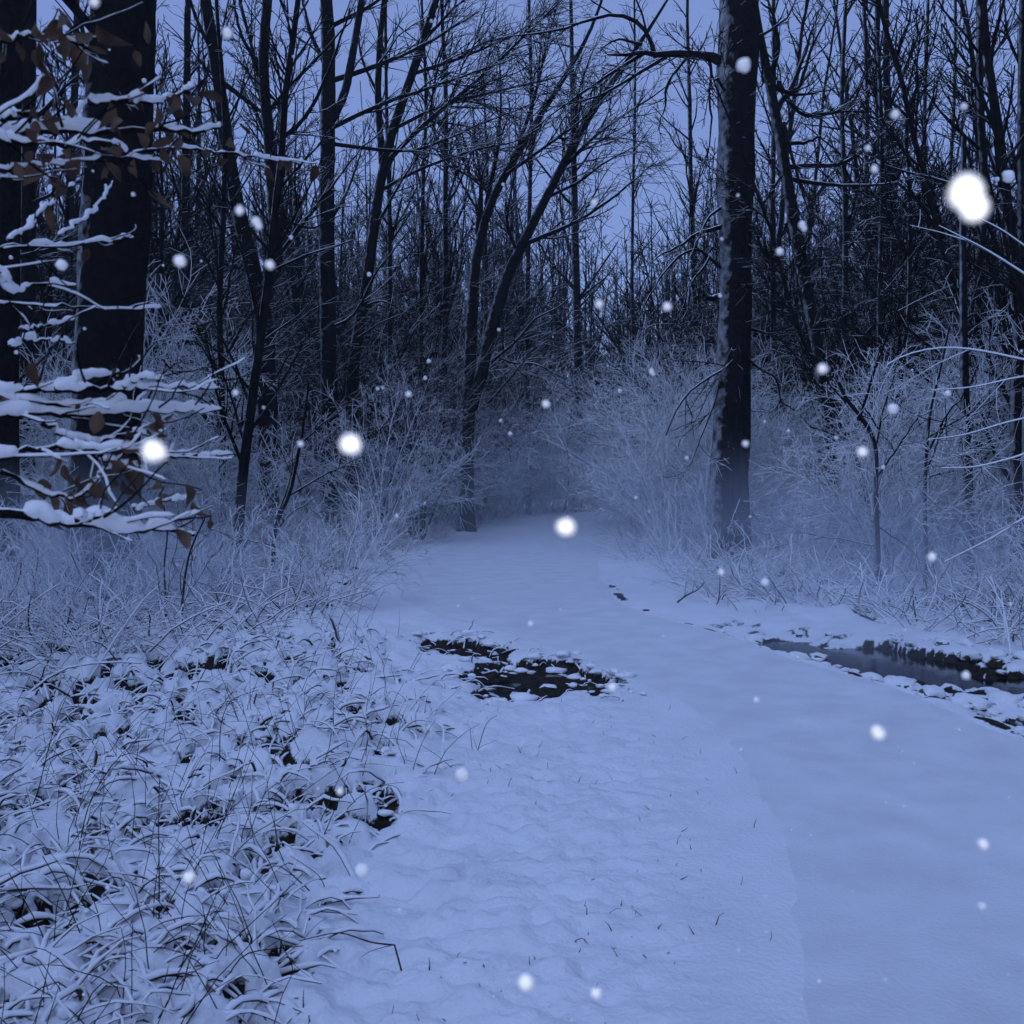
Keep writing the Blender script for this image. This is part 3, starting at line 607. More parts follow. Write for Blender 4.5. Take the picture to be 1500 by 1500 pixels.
sprotos = [make_shrub('snowy_shrub', 201, 1.7, 10, .8), make_shrub('snowy_shrub', 202, 2.3, 11, .7, .7), make_shrub('snowy_shrub', 203, 1.2, 12, .9, .9), make_shrub('snowy_shrub', 204, 2.8, 9, .7, .45, droop=-.03),
           make_shrub('snowy_shrub', 205, 2.0, 12, .75, .9, droop=-.09), make_shrub('snowy_shrub', 206, 3.4, 8, .65, .4, droop=-.02),
           make_shrub('frosted_brush', 211, 1.35, 16, 1.0, 1.0, mat='frost', rmin=.0045, droop=-.12), make_shrub('frosted_brush', 212, 1.8, 14, .95, .8, mat='frost', rmin=.0045, droop=-.10),
           make_shrub('frosted_brush', 213, 2.9, 15, .8, .6, mat='frost', rmin=.0055, droop=-.07),
           make_shrub('thicket', 207, 4.6, 12, .42, .35, mat='limb', droop=.0), make_shrub('thicket', 208, 5.8, 10, .38, .3, mat='limb', droop=.0)]
SK = ['snow laden knee high shrub', 'snow laden arching shrub', 'low sprawling snowy shrub', 'tall snowy upright shrub', 'drooping snow laden shrub', 'tall thin snow dusted shrub', 'low frosted brush with fine drooping twigs', 'frosted brush of fine arching twigs', 'tall frosted brush with long arching twigs', 'dark thicket of thin stems', 'tall dark thicket of thin stems']
sp = []; su = [0] * 11; tries = 0
while len(sp) < 290 and tries < 20000:
    tries += 1
    y = 7.4 + 33 * rng.random() ** 1.25; x = rng.uniform(-.66, .66) * (y + 1.5)
    if onpath(x, y, .9) or any((x - a) ** 2 + (y - b) ** 2 < .5 for a, b in sp): continue
    if x < 0 and y < 11 and x > -3.4 + .35 * (y - 7.4): continue
    if x > 0 and y < 12.2 and x < 6.2: continue
    if 0 < x and 12 <= y < 15.5 and .26 < x / y < .36: continue
    i = int(rng.choice([0, 1, 2, 4, 6, 6, 7, 7, 8, 8])) if y < 22 or rng.random() < .35 else int(rng.choice([9, 10, 9, 10, 8, 8, 5, 3]))
    if y < 13.5 or hides(x, y): i = int(rng.choice([2, 6, 6, 7]))
    sp.append((x, y)); p = sprotos[i]
    o = p if su[i] == 0 else copy_tree(p); su[i] += 1
    o.location = (x, y, gz(x, y) - .03); o.rotation_euler = (0, 0, rng.uniform(0, 6.28)); s = rng.uniform(.7, 1.15) * (.55 if y < 9.5 else .8 if y < 13 else 1); o.scale = (s, s, s)
    side = 'left of the path' if x < edge(LES, y) else 'right of the path'; far = 'near the verge' if y < 15 else ('below the trees' if y < 24 else 'by the path end')
    tag(o, SK[i] + ' ' + far + ' ' + side, 'shrub', 'shrubs: ' + SK[i] + ' ' + far + ' ' + side)

nt_ = 0
while nt_ < 75:
    y = 21 + 27 * rng.random(); x = rng.uniform(-.62, .62) * (y + 1)
    if onpath(x, y, 1.5) or hides(x, y) or (-.03 < x / y < .16 and y < 42): continue
    i = 9 + nt_ % 2; o = copy_tree(sprotos[i]); s = rng.uniform(1.0, 1.7); o.scale = (s, s, s); o.location = (x, y, gz(x, y) - .03); o.rotation_euler = (0, 0, rng.uniform(0, 6.28)); nt_ += 1
    side = 'left of the path' if x < edge(LES, y) else 'right of the path'; far = 'in the middle of the woods' if y < 34 else 'far back in the woods'
    o.name = 'thicket'; tag(o, 'dark tangled thicket of thin branches ' + far + ' ' + side, 'thicket', 'tangled thickets ' + far + ' ' + side)
fs = make_shrub('frosted_sapling', 231, 4.2, 4, .8, .22, mat='frost', rmin=.006, droop=.0); ft = make_shrub('frosted_sapling', 232, 3.3, 5, .9, .35, mat='frost', rmin=.006, droop=-.03); nf = 0
while nf < 46:
    y = 15 + 15 * rng.random(); x = rng.uniform(-.6, .6) * y
    if onpath(x, y, 1.3) or hides(x, y): continue
    o = (fs, ft)[nf % 2]; o = o if nf < 2 else copy_tree(o); nf += 1; s = rng.uniform(.65, 1.05); o.scale = (s, s, s); o.location = (x, y, gz(x, y) - .03); o.rotation_euler = (0, 0, rng.uniform(0, 6.28))
    side = 'left of the path' if x < edge(LES, y) else 'right of the path'; kd = 'slim upright' if nf % 2 else 'spreading'
    tag(o, kd + ' frosted sapling standing in the pale brush ' + side, 'sapling', kd + ' frosted saplings ' + side)
def drop(o):
    for c in list(o.children): drop(c)
    bpy.data.objects.remove(o)
for x, y in [(-1.6,30),(-.9,32.5),(-.3,34.5),(.3,36.6),(1.2,38),(2.2,39),(3.3,39.6),(4.4,40.4),(1.6,40.5),(.2,39.5),(-1.2,36),(2.9,41.5),(4.3,31.5),(4.6,29),(4.9,33.2),(4.0,26.5),(5.4,30.5),(5.6,27.5),(-2.2,27.5),(-2.7,30.5)]:
    i = int(rng.choice([7, 8, 8, 8])); o = copy_tree(sprotos[i]); s = rng.uniform(1.0, 1.6); o.scale = (s, s, s); o.location = (x, y, gz(x, y) - .03); o.rotation_euler = (0, 0, rng.uniform(0, 6.28))
    tag(o, 'pale frosted shrub screening the far bend of the path', 'shrub', 'frosted shrubs at the far bend of the path')
for L_, U_ in ((protos, used), (sprotos, su)):
    for p_, u_ in zip(L_, U_):
        if not u_: drop(p_)
# far-off wood as one mass
def far_wood(name, label, spots, mat, twig=1.0, seed=9):
    rg = np.random.default_rng(seed); T = Tubes()
    for x, y, H in spots:
        P = poly(rg, (x, y, -.2), (rg.normal() * .06, rg.normal() * .06, 1), H, 7, .03, .05); r = np.linspace(rg.uniform(.06, .17), .02, 7); T.add(P, r, 5)
        for j in range(int(18 * twig)):
            t = rg.uniform(.10, .97); q = P[0] + (P[-1] - P[0]) * t; a = rg.uniform(0, 6.28); L = rg.uniform(1.2, 3.2) * (1.15 - .6 * t)
            B = poly(rg, q, (math.cos(a) * .7, math.sin(a) * .7, .9), L, 4, .12, .05); T.add(B, np.linspace(.03, .014, 4), 3)
            for m in range(5):
                w = B[1] + (B[3] - B[1]) * rg.random(); a = rg.uniform(0, 6.28)
                T.add(poly(rg, w, (math.cos(a), math.sin(a), .8), L * rg.uniform(.25, .5), 3, .15, .03), np.linspace(.02, .013, 3), 3)
    o = T.build(name, mat); tag(o, label, 'wood', kind='stuff')
rg_ = np.random.default_rng(91); spots = []
while len(spots) < 980:
    y = 52 + 34 * rg_.random(); x = rg_.uniform(-.72, .72) * y; q = x / y
    if onpath(x, y, .8): continue
    spots.append((x, y, rg_.uniform(14, 21) * (.80 if .06 < q < .17 else 1) * (1.1 if -.3 < q < 0.03 else 1)))
far_wood('far_wood', 'dense dark mass of distant bare trees behind the path end', spots, M['trunk_far'])
spots = []
while len(spots) < 330:
    a = rg_.uniform(0, 6.28); r_ = 9 + 26 * rg_.random(); x, y = r_ * math.cos(a), r_ * math.sin(a)
    if y > 0 and abs(x) < .7 * (y + 6): continue
    if y < 0 and -1 < x < 6.5: continue
    spots.append((x, y, rg_.uniform(13, 19)))
far_wood('near_wood', 'bare woods standing round the viewer outside the picture', spots, M['trunk_far'], .8, 10)

# snowy undergrowth on the woodland floor
def undergrowth():
    rg = np.random.default_rng(12); T = Tubes(); n = 0
    while n < 15000:
        y = 6.6 + 27 * rg.random() ** 1.3; x = rg.uniform(-.66, .66) * (y + 1.5)
        if y < 12 and (rg.random() > ((y - 6.6) / 5.4) ** .8 or (x > -1.6 - .25 * (12 - y) and x < 0)): continue
        if onpath(x, y, .35 if y > 17 else 1.0): continue
        if x > 0 and y < 11.2 and x < edge(RES, y) + 2.2: continue
        n += 1; a = rg.uniform(0, 6.28); L = rg.uniform(.25, .95); e = rg.uniform(.4, 1.6)
        P = poly(rg, (x, y, gz(x, y) - .03), (math.cos(a), math.sin(a), e), L, 6, .13, -.22 * rg.random()); r = rg.uniform(.005, .012)
        T.add(P, np.linspace(r, r * .6, 6), 4)
    o = T.build('undergrowth', M['brush']); tag(o, 'tangled snow covered undergrowth on the woodland floor', 'undergrowth', kind='stuff')
undergrowth()

# snow capped stones of the ditch
def ico(sub):
    import bmesh
    bm = bmesh.new(); bmesh.ops.create_icosphere(bm, subdivisions=sub, radius=1); V = np.array([v.co[:] for v in bm.verts]); Q = np.array([[v.index for v in f.verts] for f in bm.faces]); bm.free(); return V, Q
IV, IF = ico(3)
def vnoise(V, sc, s):
    return (noise(V[:, 0] * sc + 3 * s, V[:, 1] * sc + V[:, 2] * sc * 1.7, s) + noise(V[:, 2] * sc - s, V[:, 0] * sc * 1.3 - V[:, 1] * sc, s + 5)) / 2
# snowed grass of the left verge
def verge_grass():
    rg = np.random.default_rng(14); T = Tubes(); n = 0
    N = 33000; y = 1.9 + 9.5 * rg.random(N) ** 1.5; x = rg.uniform(-.62, .1, N) * (y + .9)
    m = (tuss(x, y) > rg.random(N) * .9 + .05) & ~onpath(x, y, .3); x, y = x[m], y[m]
    ng = 1500; px_, py_ = rg.uniform(-1.5, 1.0, ng), rg.uniform(6.6, 10.2, ng); pl = pools(px_, py_)[0]; mm = (pl > .72) & (pl < 1.5) & ~onpath(px_, py_, .02); x = np.concatenate([x, px_[mm]]); y = np.concatenate([y, py_[mm]])
    h, s = height(x, y); h = np.maximum(h, -.10)
    keep = rg.random(len(x)) < (.42 + .58 * (s > .15)); x, y, h = x[keep], y[keep], h[keep]
    for X, Y_, Z in zip(x, y, h):
        a = rg.normal() * 1.0 + .4 + (3.14 if rg.random() < .35 else 0); L = rg.uniform(.08, .30) * (1.3 if rg.random() < .2 else 1)
        P = poly(rg, (X, Y_, Z - .03), (math.cos(a), math.sin(a), rg.uniform(.3, 1.3)), L, 7, .16, -.3 * rg.uniform(.5, 1.3)); r = rg.uniform(.0035, .0075) if rg.random() < .58 else rg.uniform(.0075, .013)
        if rg.random() < .45: P[4:] += (P[3] - P[4]) * .0 + np.array([rg.normal() * .03, rg.normal() * .03, -.03 * rg.random()]) * np.linspace(.4, 1.2, 3)[:, None]
        T.add(P, np.array([.8, 1, 1.05, 1, .95, .8, .45]) * r * rg.uniform(.65, 1.35, 7), 5)
    bv, bf = ico(2); VV, QQ = T.arrays(); BV, BF = [], []; n0 = 0
    cand = rg.permutation(len(x))[:700]
    for X, Y_, Z in zip(x[cand], y[cand], h[cand]):
        sz = .008 + .022 * rg.random() ** 2; Bv = bv * (1 + .8 * (vnoise(bv, 1.5, int(rg.integers(1, 60))) - .5)[:, None]) * np.array([rg.uniform(.8, 1.6), rg.uniform(.8, 1.4), rg.uniform(.5, .8)]) * sz
        BV.append(Bv + np.array([X + rg.normal() * .03, Y_ + rg.normal() * .03, Z + sz * .5 + .03 * rg.random()])); BF.append(bf + n0); n0 += len(bv)
    for _ in range(260):
        X, Y_ = rg.uniform(-1.3, .9), rg.uniform(6.7, 9.9); pl = float(pools(np.array([X]), np.array([Y_]))[0][0])
        if not .35 < pl < 1.15: continue
        sz = .015 + .05 * rg.random() ** 2; Bv = bv * (1 + .9 * (vnoise(bv, 1.5, int(rg.integers(1, 60))) - .5)[:, None]) * np.array([rg.uniform(.8, 1.8), rg.uniform(.8, 1.5), .55]) * sz
        BV.append(Bv + np.array([X, Y_, max(float(height(np.array([X]), np.array([Y_]))[0][0]), -.12) + sz * .2])); BF.append(bf + n0); n0 += len(bv)
    clumps = mesh_obj('snow_clumps', np.concatenate(BV), np.concatenate(BF), M['snow']); tag(clumps, 'small snow clumps caught in the bent grass of the left verge', 'snow', kind='stuff')
    o = T.build('snowy_grass', M['grass']); tag(o, 'bent grass under snow on the left verge', 'grass', kind='stuff')
    S = Tubes()
    N = 1300; y = 1.9 + 8 * rg.random(N) ** 1.3; x = rg.uniform(-.62, .1, N) * (y + .9); m = tuss(x, y) > rg.random(N) * .8 + .1; x, y = x[m], y[m]
    h, s = height(x, y)
    for X, Y_, Z in zip(x, y, h):
        a = rg.uniform(0, 6.28); L = rg.uniform(.12, .5); P = poly(rg, (X, Y_, Z - .03), (math.cos(a) * .5, math.sin(a) * .5, 1), L, 6, .10, -.05 if rg.random() < .7 else -.25)
        S.add(P, np.linspace(.0021, .0009, 6), 4)
    N = 900; y = 2.4 + 6 * rg.random(N) ** 1.2; x = rg.uniform(-.2, .45, N) * (y + .5); m = (tuss(x, y) < .4) & ~onpath(x, y, .06) & (x < edge(LES, y)) & (pools(x, y)[0] > 1.2) & (fbm(x * 1.7, y * 1.7, 4, 2) > .42); x, y = x[m], y[m]
    h, s = height(x, y)
    for X, Y_, Z in zip(x, y, h):
        a = rg.uniform(0, 6.28); L = .015 + .06 * rg.random() ** 2; P = poly(rg, (X, Y_, Z - .012), (math.cos(a), math.sin(a), rg.uniform(.6, 2.5)), L, 4, .25, -.1); S.add(P, np.linspace(.0028 * rg.uniform(.5, 1.3), .0008, 4), 3)
    o = S.build('dry_grass', M['stalk']); tag(o, 'thin dry grass stalks poking through the snow', 'grass', kind='stuff')
verge_grass()

# weed stalks one can pick out on the verge
WE = [([(12,810 + 430),(50,1180),(70,1080),(95,1010),(110,990)], 4.6, 'dark bent weed stalk at the left edge of the verge'),
      ([(590,1385),(545,1380),(500,1360),(440,1372)], 3.1, 'kinked dry stalk lying over the snow by the smooth verge'),
      ([(232,1420),(228,1300),(222,1200),(222,1150)], 3.3, 'straight thin dry stalk standing in the left grass'),
      ([(322,1130),(325,1060),(340,1020),(385,1005)], 5.1, 'dark stalk with a hooked top over a dark hole'),
      ([(100,1320),(115,1250),(125,1180),(182,1090),(225,1125)], 3.9, 'kinked pale stalk folded like a tent at left'),
      ([(690,1135),(700,1100),(712,1060),(728,1052)], 5.4, 'dry weed with thin spread stems at the edge of the smooth verge'),
      ([(480,1345),(460,1300),(412,1245),(385,1275)], 3.7, 'dark folded stalk rising from the snowy grass'),
      ([(290,1500),(330,1440),(350,1400),(440,1395)], 2.9, 'dry bent stalk in the lower left grass'),
      ([(85,1480),(60,1380),(20,1320),(0,1290)], 3.0, 'long dark stalk leaning to the lower left corner'),
      ([(150,1500),(140,1400),(100,1280),(80,1240)], 3.1, 'thin upright stalk beside the lower left corner')]
for n_, (pp, Y, lb) in enumerate(WE):
    rg = np.random.default_rng(300 + n_); W = spline([at(x, y, Y) for x, y in pp], 14); W[:, 1] += np.linspace(0, rg.uniform(-.15, .15), 14)
    z = height(W[:1, 0], W[:1, 1])[0][0]; W[0, 2] = z - .02; T = Tubes(); T.add(W, np.linspace(.0032, .0014, 14), 5)
    sprout(T, rg, W, np.linspace(.003, .0014, 14), [dict(per_m=9, tmin=.25, ang=(20, 60), len=(.15, .4), n=5, wander=.12, up=0, rk=.7)], 0, (0, 0, 0), .001)
    V, Q = T.arrays(); O = W[0]; o = mesh_obj('weed_stalk', V - O, Q, M['stalk']); o.location = tuple(O); tag(o, lb, 'weed', 'dry weed stalks')

def fallen():
    W = spline([gr(20, 1530) + [0, 0, .10], at(70, 1470, 2.75), at(120, 1440, 2.95), at(180, 1392, 3.15)], 16); O = W[0]; L = W - O; root = empty('fallen_branch', tuple(O), 'thick snow covered branch end lying in the lower left corner', 'branch')
    b = Tubes(); b.add(L, np.linspace(.010, .005, 16), 8); b.build('wood', M['stalk'], root); t1 = np.linspace(0, 1, 16)
    b = Tubes(); b.add(L + np.array([0, 0, .010]), (.017 + .012 * (fbm(t1 * 5, t1 * 0, 3, 3) - .5)) * np.array([.4] + [1] * 13 + [.7, .3]), 10); b.build('snow', M['snow'], root)
fallen()
# fallen twigs on the snow right of the path
for n_, (pp, lb) in enumerate([([(992,885),(1008,872),(1022,868),(1032,855)], 'forked dark twig lying on the snow right of the path'), ([(965,838),(975,850),(982,866)], 'short curved twig sticking out of the bank snow'), ([(1448,858),(1460,875),(1466,905)], 'dark twig hooked over the far right bank')]):
    b = gr(pp[0][0], pp[0][1]); rg = np.random.default_rng(400 + n_); W = spline([at(x, y, b[1]) for x, y in pp], 10); W[:, 2] += .02; T = Tubes(); T.add(W, np.linspace(.012, .005, 10), 6)
    sprout(T, rg, W, np.linspace(.012, .005, 10), [dict(per_m=9, tmin=.2, ang=(30, 60), len=(.3, .6), n=5, wander=.15, up=0, rk=.7)], 0, (0, 0, 0), .004)
    V, Q = T.arrays(); o = mesh_obj('fallen_twig', V - W[0], Q, M['stalk']); o.location = tuple(W[0]); tag(o, lb, 'twig')

M['stone'] = mat_plain('wet_stone', (.03, .03, .03), (.09, .085, .08), 9, .6, .3)
stp = []
for k_ in range(4):
    root = empty('stone', (0, 0, 0), 'stone', 'stone'); V = IV * (1 + .5 * (vnoise(IV, 1.3, k_ + 1) - .5)[:, None]) * np.array([1, .8, .55])
    mesh_obj('rock', V, IF, M['stone'], root)
    W = IV * (1 + .75 * (vnoise(IV, 1.8, k_ + 9) - .5)[:, None]) * np.array([1.06, .88, .56]); W[:, 2] += .20; mesh_obj('snow_cap', W, IF, M['snow'], root); stp.append(root)
rg = np.random.default_rng(33); ns = 0; sl = []
while ns < 120:
    y = rg.uniform(5.7, 9.9); dr = .10 + 2.1 * rg.random() ** 1.5; x = edge(RES, y) + dr
    if any((x - a) ** 2 + (y - b_) ** 2 < .014 for a, b_ in sl): continue
    if x > 6: continue
    if pools(np.array([x]), np.array([y]))[1][0] < .62: continue
    sl.append((x, y)); k_ = ns % 4; o = stp[k_] if ns < 4 else copy_tree(stp[k_]); s = .035 + .08 * rg.random() ** 1.7; o.scale = (s * 1.2, s, s)
    o.location = (x, y, float(height(np.array([x]), np.array([y]))[0][0]) - s * .10); o.rotation_euler = (0, 0, rg.uniform(0, 6.28)); ns += 1
    w = 'at the path edge' if dr < .6 else ('in the middle of the ditch' if dr < 1.3 else 'on the far bank of the ditch')
    sz = 'larger' if s > .08 else 'small'
    tag(o, sz + ' snow capped stone ' + w + ' right of the path', 'stone', 'snow capped stones ' + sz + ' ' + w)

# ------------------------------------------------------------------ falling snow
FV, FF = ico(2); fl = []
for k_ in range(4):
    V = FV * (1 + .55 * (vnoise(FV, 1.6, k_ + 20) - .5)[:, None]); 
    if k_ == 3: V = np.concatenate([V * .76 + np.array([-.12, 0, .24]), FV * .55 * (1 + .3 * (vnoise(FV, 2, 3) - .5)[:, None]) + np.array([.20, 0, -.42])])
    fl.append((V, FF if k_ < 3 else np.concatenate([FF, FF + len(FV)])))
# pixel x, y, diameter in the photograph, distance, label
FL = [(1420,290,72,.24,'huge double lobed glowing white snowflake at upper right',3), (513,651,34,.30,'large round white snowflake over the left shrubs',0), (829,772,30,.32,'large round white snowflake in front of the path end',1),
      (226,660,36,.34,'bright ragged snowflake touching the lowest leafy branches',2), (1286,1073,24,.45,'bright oval snowflake over the path below the ditch',0), (1440,1236,18,.5,'round bright snowflake low over the path at far right',1),
      (770,1439,26,.45,'wide bright snowflake low over the smooth verge',2), (873,1455,18,.5,'small bright snowflake at the bottom beside a wider one',0), (1205,540,17,.5,'bright round snowflake between the oak and the right saplings',1),
      (1263,662,17,.5,'bright round snowflake beside the forked sapling',0), (977,449,14,.6,'small bright snowflake left of the straight oak, lower of a pair',2), (878,445,13,.6,'small bright snowflake over the dark wood above the path end',1),
      (498,1159,13,.6,'small bright snowflake over the snowy grass in the middle left',0), (277,1285,20,.55,'bright snowflake low over the left grass',2), (1365,816,15,.6,'slanted bright snowflake in front of the thick capped stem',1),
      (1415,989,14,.7,'snowflake in front of the dark ditch stones at far right',0), (897,1007,14,.7,'bright snowflake at the tip of the left dark pool',2), (800,592,13,.7,'snowflake on the long snowy twig above the path end',1),
      (870,296,11,.7,'small snowflake in the sky gap left of the straight oak',0), (264,382,18,.6,'snowflake right of the thick black trunk',2), (377,327,20,.7,'ragged snowflake before the left stem of the forked tree',3),
      (395,388,15,.6,'snowflake before the fork of the forked tree',0), (351,308,15,.6,'dim snowflake touching the left stem of the forked tree',1), (1089,95,20,.8,'dim snowflake on the right rim of the straight oak near the top',2),
      (1311,167,14,.7,'snowflake among the twigs at the upper right',0), (1412,156,11,.8,'faint snowflake in the twigs above the big glowing flake',1), (1281,247,11,.7,'lower of two snowflakes by the crooked arm of the leaning tree',2),
      (1271,217,10,.8,'upper of two snowflakes by the crooked arm of the leaning tree',0), (1142,368,12,.8,'faint snowflake right of the straight oak at mid height',1), (1176,331,16,.9,'dim curled snowflake before the leaning trunk',3),
      (1308,599,17,1.0,'dull round snowflake before the fork of the right sapling',1), (1092,650,11,.8,'snowflake on the right rim of the oak low down',0), (1056,838,11,.7,'upright oval snowflake at the foot of the straight oak',2),
      (1120,853,13,1.1,'faint oval snowflake right of the oak foot',1), (333,48,16,.7,'blurred snowflake in the sky left of the forked tree top',0), (138,3,16,.5,'bright snowflake cut by the top edge at left',1),
      (440,650,10,.7,'small snowflake left of the large round one',2), (1388,576,10,1.1,'faint snowflake left of the thick capped stem top',0), (1438,1328,14,1.1,'faint blurred snowflake near the lower right corner',2),
      (777,913,9,.8,'small snowflake over the path beside the left pool',1), (676,1135,22,.9,'dim large snowflake over the edge of the left grass',2), (530,1275,24,1.0,'dull ring like snowflake over the left grass',1),
      (1108,1025,10,.9,'small flat snowflake over the middle of the path',0), (1200,1437,8,.8,'tiny snowflake low over the path near the bottom',1), (585,1333,7,.9,'tiny snowflake over the grass edge low down',2),
      (1477,258,18,1.3,'dull grey snowflake right of the huge glowing one',1), (955,545,12,1.0,'pale snowflake on the snowy twig left of the oak',3), (598,577,10,.8,'small bright snowflake on a twig at mid left',0),
      (345,575,10,.8,'small bright snowflake past the tip of the snowy branch',1), (90,388,16,1.0,'dim snowflake before the oak trunk snow strip',2)]
for px, py, dpx, z, lb, k_ in FL:
    blur = 3.4e-3 * F * (1 / z - .1); core = max(math.sqrt(max(dpx ** 2 - (.8 * blur) ** 2, 9)), dpx * .55)
    r_ = core / 2 * z / F; p = at(px, py, z); V, Q = fl[k_]; o = mesh_obj('snowflake', V * r_, Q, M['flake']); o.location = tuple(p)
    o.rotation_euler = (0, 0, 0) if k_ == 3 else tuple(np.random.default_rng(int(px)).uniform(0, 6, 3)); tag(o, lb, 'snowflake', 'falling snowflakes')
rg = np.random.default_rng(55); small = [bpy.data.meshes.new('speck') for _ in range(1)]; me = mesh_obj('snowflake', fl[0][0], fl[0][1], M['flake'])
for i in range(120):
    px, py = rg.uniform(0, 1500), rg.uniform(0, 1500); z = rg.uniform(1.0, 2.4); o = me if i == 0 else me.copy()
    if i: C.objects.link(o)
    p = at(px, py, z)
    if p[2] < .25: p = at(px, py, .8); z = .8
    o.location = tuple(p); r_ = rg.uniform(1.6, 3.4) * z / F; o.scale = (r_, r_, r_); o.rotation_euler = tuple(rg.uniform(0, 6, 3))
    w = 'before the treetops' if py < 450 else ('before the snowy shrubs' if py < 850 else ('over the path' if px > 900 else 'over the left verge'))
    tag(o, 'tiny white fleck of falling snow ' + w, 'snowflake', 'tiny flecks of falling snow ' + w)

# ------------------------------------------------------------------ air
def volume_box(name, lo, hi, dens, col, label, aniso=0.0):
    x0, y0, z0 = lo; x1, y1, z1 = hi
    V = np.array([(x0,y0,z0),(x1,y0,z0),(x1,y1,z0),(x0,y1,z0),(x0,y0,z1),(x1,y0,z1),(x1,y1,z1),(x0,y1,z1)], float)
    Q = np.array([(0,3,2,1),(4,5,6,7),(0,1,5,4),(1,2,6,5),(2,3,7,6),(3,0,4,7)])
    m = bpy.data.materials.new(name); m.use_nodes = True; nt = m.node_tree; nt.nodes.clear(); out = nt.nodes.new('ShaderNodeOutputMaterial'); v = nt.nodes.new('ShaderNodeVolumePrincipled')
    v.inputs['Density'].default_value = dens; v.inputs['Color'].default_value = rgba(col); v.inputs['Anisotropy'].default_value = aniso; nt.links.new(v.outputs[0], out.inputs['Volume'])
    o = mesh_obj(name, V, Q, m, smooth=False); tag(o, label, 'haze', kind='stuff'); return o
volume_box('haze', (-75, -45, -1.6), (75, 95, 24), .0008, (.76, .85, 1.0), 'thin cold haze filling the woods')

def mist(x, y, z, rx, ry, rz, dens, label):
    m = bpy.data.materials.new('mist'); m.use_nodes = True; nt = m.node_tree; nt.nodes.clear(); out = nt.nodes.new('ShaderNodeOutputMaterial'); v = nt.nodes.new('ShaderNodeVolumePrincipled')
    tc = nd(nt, 'TexCoord'); mp = nd(nt, 'Mapping'); mp.inputs['Scale'].default_value = (1 / rx, 1 / ry, 1 / rz); ln = nd(nt, 'VectorMath', operation='LENGTH')
    nt.links.new(tc.outputs['Object'], mp.inputs['Vector']); nt.links.new(mp.outputs[0], ln.inputs[0])
    mr = nd(nt, 'MapRange', interpolation_type='SMOOTHSTEP'); mr.inputs[1].default_value = 1.0; mr.inputs[2].default_value = .1; mr.inputs[3].default_value = 0; mr.inputs[4].default_value = dens
    nt.links.new(ln.outputs['Value'], mr.inputs[0]); nz = nd(nt, 'TexNoise'); nz.inputs['Scale'].default_value = .9; nz.inputs['Detail'].default_value = 2; nt.links.new(tc.outputs['Object'], nz.inputs['Vector'])
    m2 = nd(nt, 'MapRange'); m2.inputs[1].default_value = .36; m2.inputs[2].default_value = .68; nt.links.new(nz.outputs['Fac'], m2.inputs[0]); mu = nd(nt, 'Math', operation='MULTIPLY'); nt.links.new(mr.outputs[0], mu.inputs[0]); nt.links.new(m2.outputs[0], mu.inputs[1])
    nt.links.new(mu.outputs[0], v.inputs['Density'])
    v.inputs['Color'].default_value = (.80, .87, 1.0, 1); nt.links.new(v.outputs[0], out.inputs['Volume'])
    o = mesh_obj('mist', IV * np.array([rx, ry, rz]) * 1.02, IF, m); o.location = (x, y, z); tag(o, label, 'mist', kind='stuff')
mist(-5.0, 10.6, .3, 3.6, 2.8, 1.9, .38, 'low pale mist round the foot of the thick oak')
mist(4.0, 12.6, .2, 4.4, 3.8, 2.1, .31, 'low pale mist between the straight oak and the right saplings')
mist(3.0, 22.0, .4, 8.0, 10.0, 3.2, .085, 'low pale mist lying over the far end of the path'); mist(-5.0, 20.0, .4, 6.0, 7.0, 2.6, .04, 'low pale mist below the left trees')
mist(3.0, 9.3, .0, 1.9, 1.6, .9, .30, 'thin pale mist hanging over the ditch beside the path'); mist(9.5, 15.0, .3, 4.0, 4.0, 2.4, .07, 'low pale mist below the right saplings')

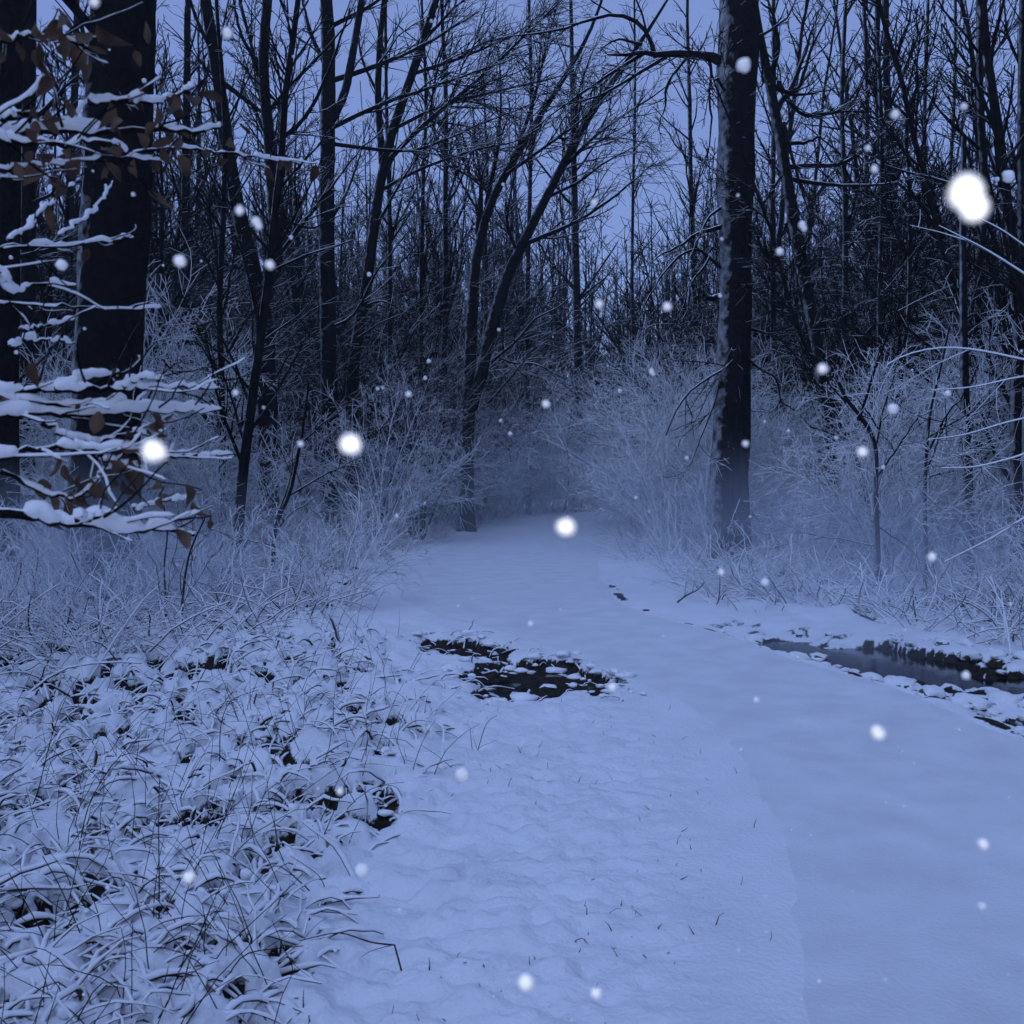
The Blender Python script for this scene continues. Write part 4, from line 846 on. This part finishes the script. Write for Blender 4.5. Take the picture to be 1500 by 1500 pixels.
# ------------------------------------------------------------------ light
w = bpy.data.worlds.new('World'); SC.world = w; w.use_nodes = True; nt = w.node_tree; nt.nodes.clear()
out = nt.nodes.new('ShaderNodeOutputWorld'); bg = nt.nodes.new('ShaderNodeBackground'); sky = nt.nodes.new('ShaderNodeTexSky')
SUN_E, SUN_R = R(48), R(212)
sky.sky_type = 'NISHITA'; sky.sun_disc = False; sky.sun_elevation = SUN_E; sky.sun_rotation = SUN_R; sky.air_density = 1.0; sky.dust_density = .3; sky.ozone_density = 8
cloud = nt.nodes.new('ShaderNodeMix'); cloud.data_type = 'RGBA'; cloud.inputs[0].default_value = .88; cloud.inputs[7].default_value = (1.10, 1.55, 3.3, 1)
nt.links.new(sky.outputs[0], cloud.inputs[6]); nt.links.new(cloud.outputs[2], bg.inputs[0]); bg.inputs[1].default_value = .1; nt.links.new(bg.outputs[0], out.inputs[0])
sl_ = bpy.data.lights.new('sun', 'SUN'); sl_.energy = .76; sl_.angle = R(70); sl_.color = (.44, .60, 1); so = bpy.data.objects.new('sun', sl_); C.objects.link(so)
# sun direction: same azimuth as the sky's sun
d = np.array([math.sin(SUN_R) * math.cos(SUN_E), math.cos(SUN_R) * math.cos(SUN_E), math.sin(SUN_E)])
import mathutils
so.rotation_euler = mathutils.Vector(-d).to_track_quat('-Z', 'Y').to_euler(); so.location = (0, -5, 20)
fl_ = bpy.data.lights.new('camera_flash', 'POINT'); fl_.energy = 3.2; fl_.shadow_soft_size = .012; fl_.color = (1, .98, .93)   # the flash that whitens the nearest flakes in the photograph
fo = bpy.data.objects.new('camera_flash', fl_); C.objects.link(fo); fo.location = (.015, -.01, EYE + .02)
SC.view_settings.view_transform = 'Standard'; SC.view_settings.look = 'None'; SC.view_settings.exposure = 0.9; SC.view_settings.gamma = 1
cy = SC.cycles; cy.max_bounces = 5; cy.diffuse_bounces = 3; cy.glossy_bounces = 2; cy.volume_bounces = 2; cy.transparent_max_bounces = 4; cy.use_adaptive_sampling = True; cy.adaptive_threshold = .03; cy.use_denoising = True; cy.caustics_reflective = False; cy.caustics_refractive = False
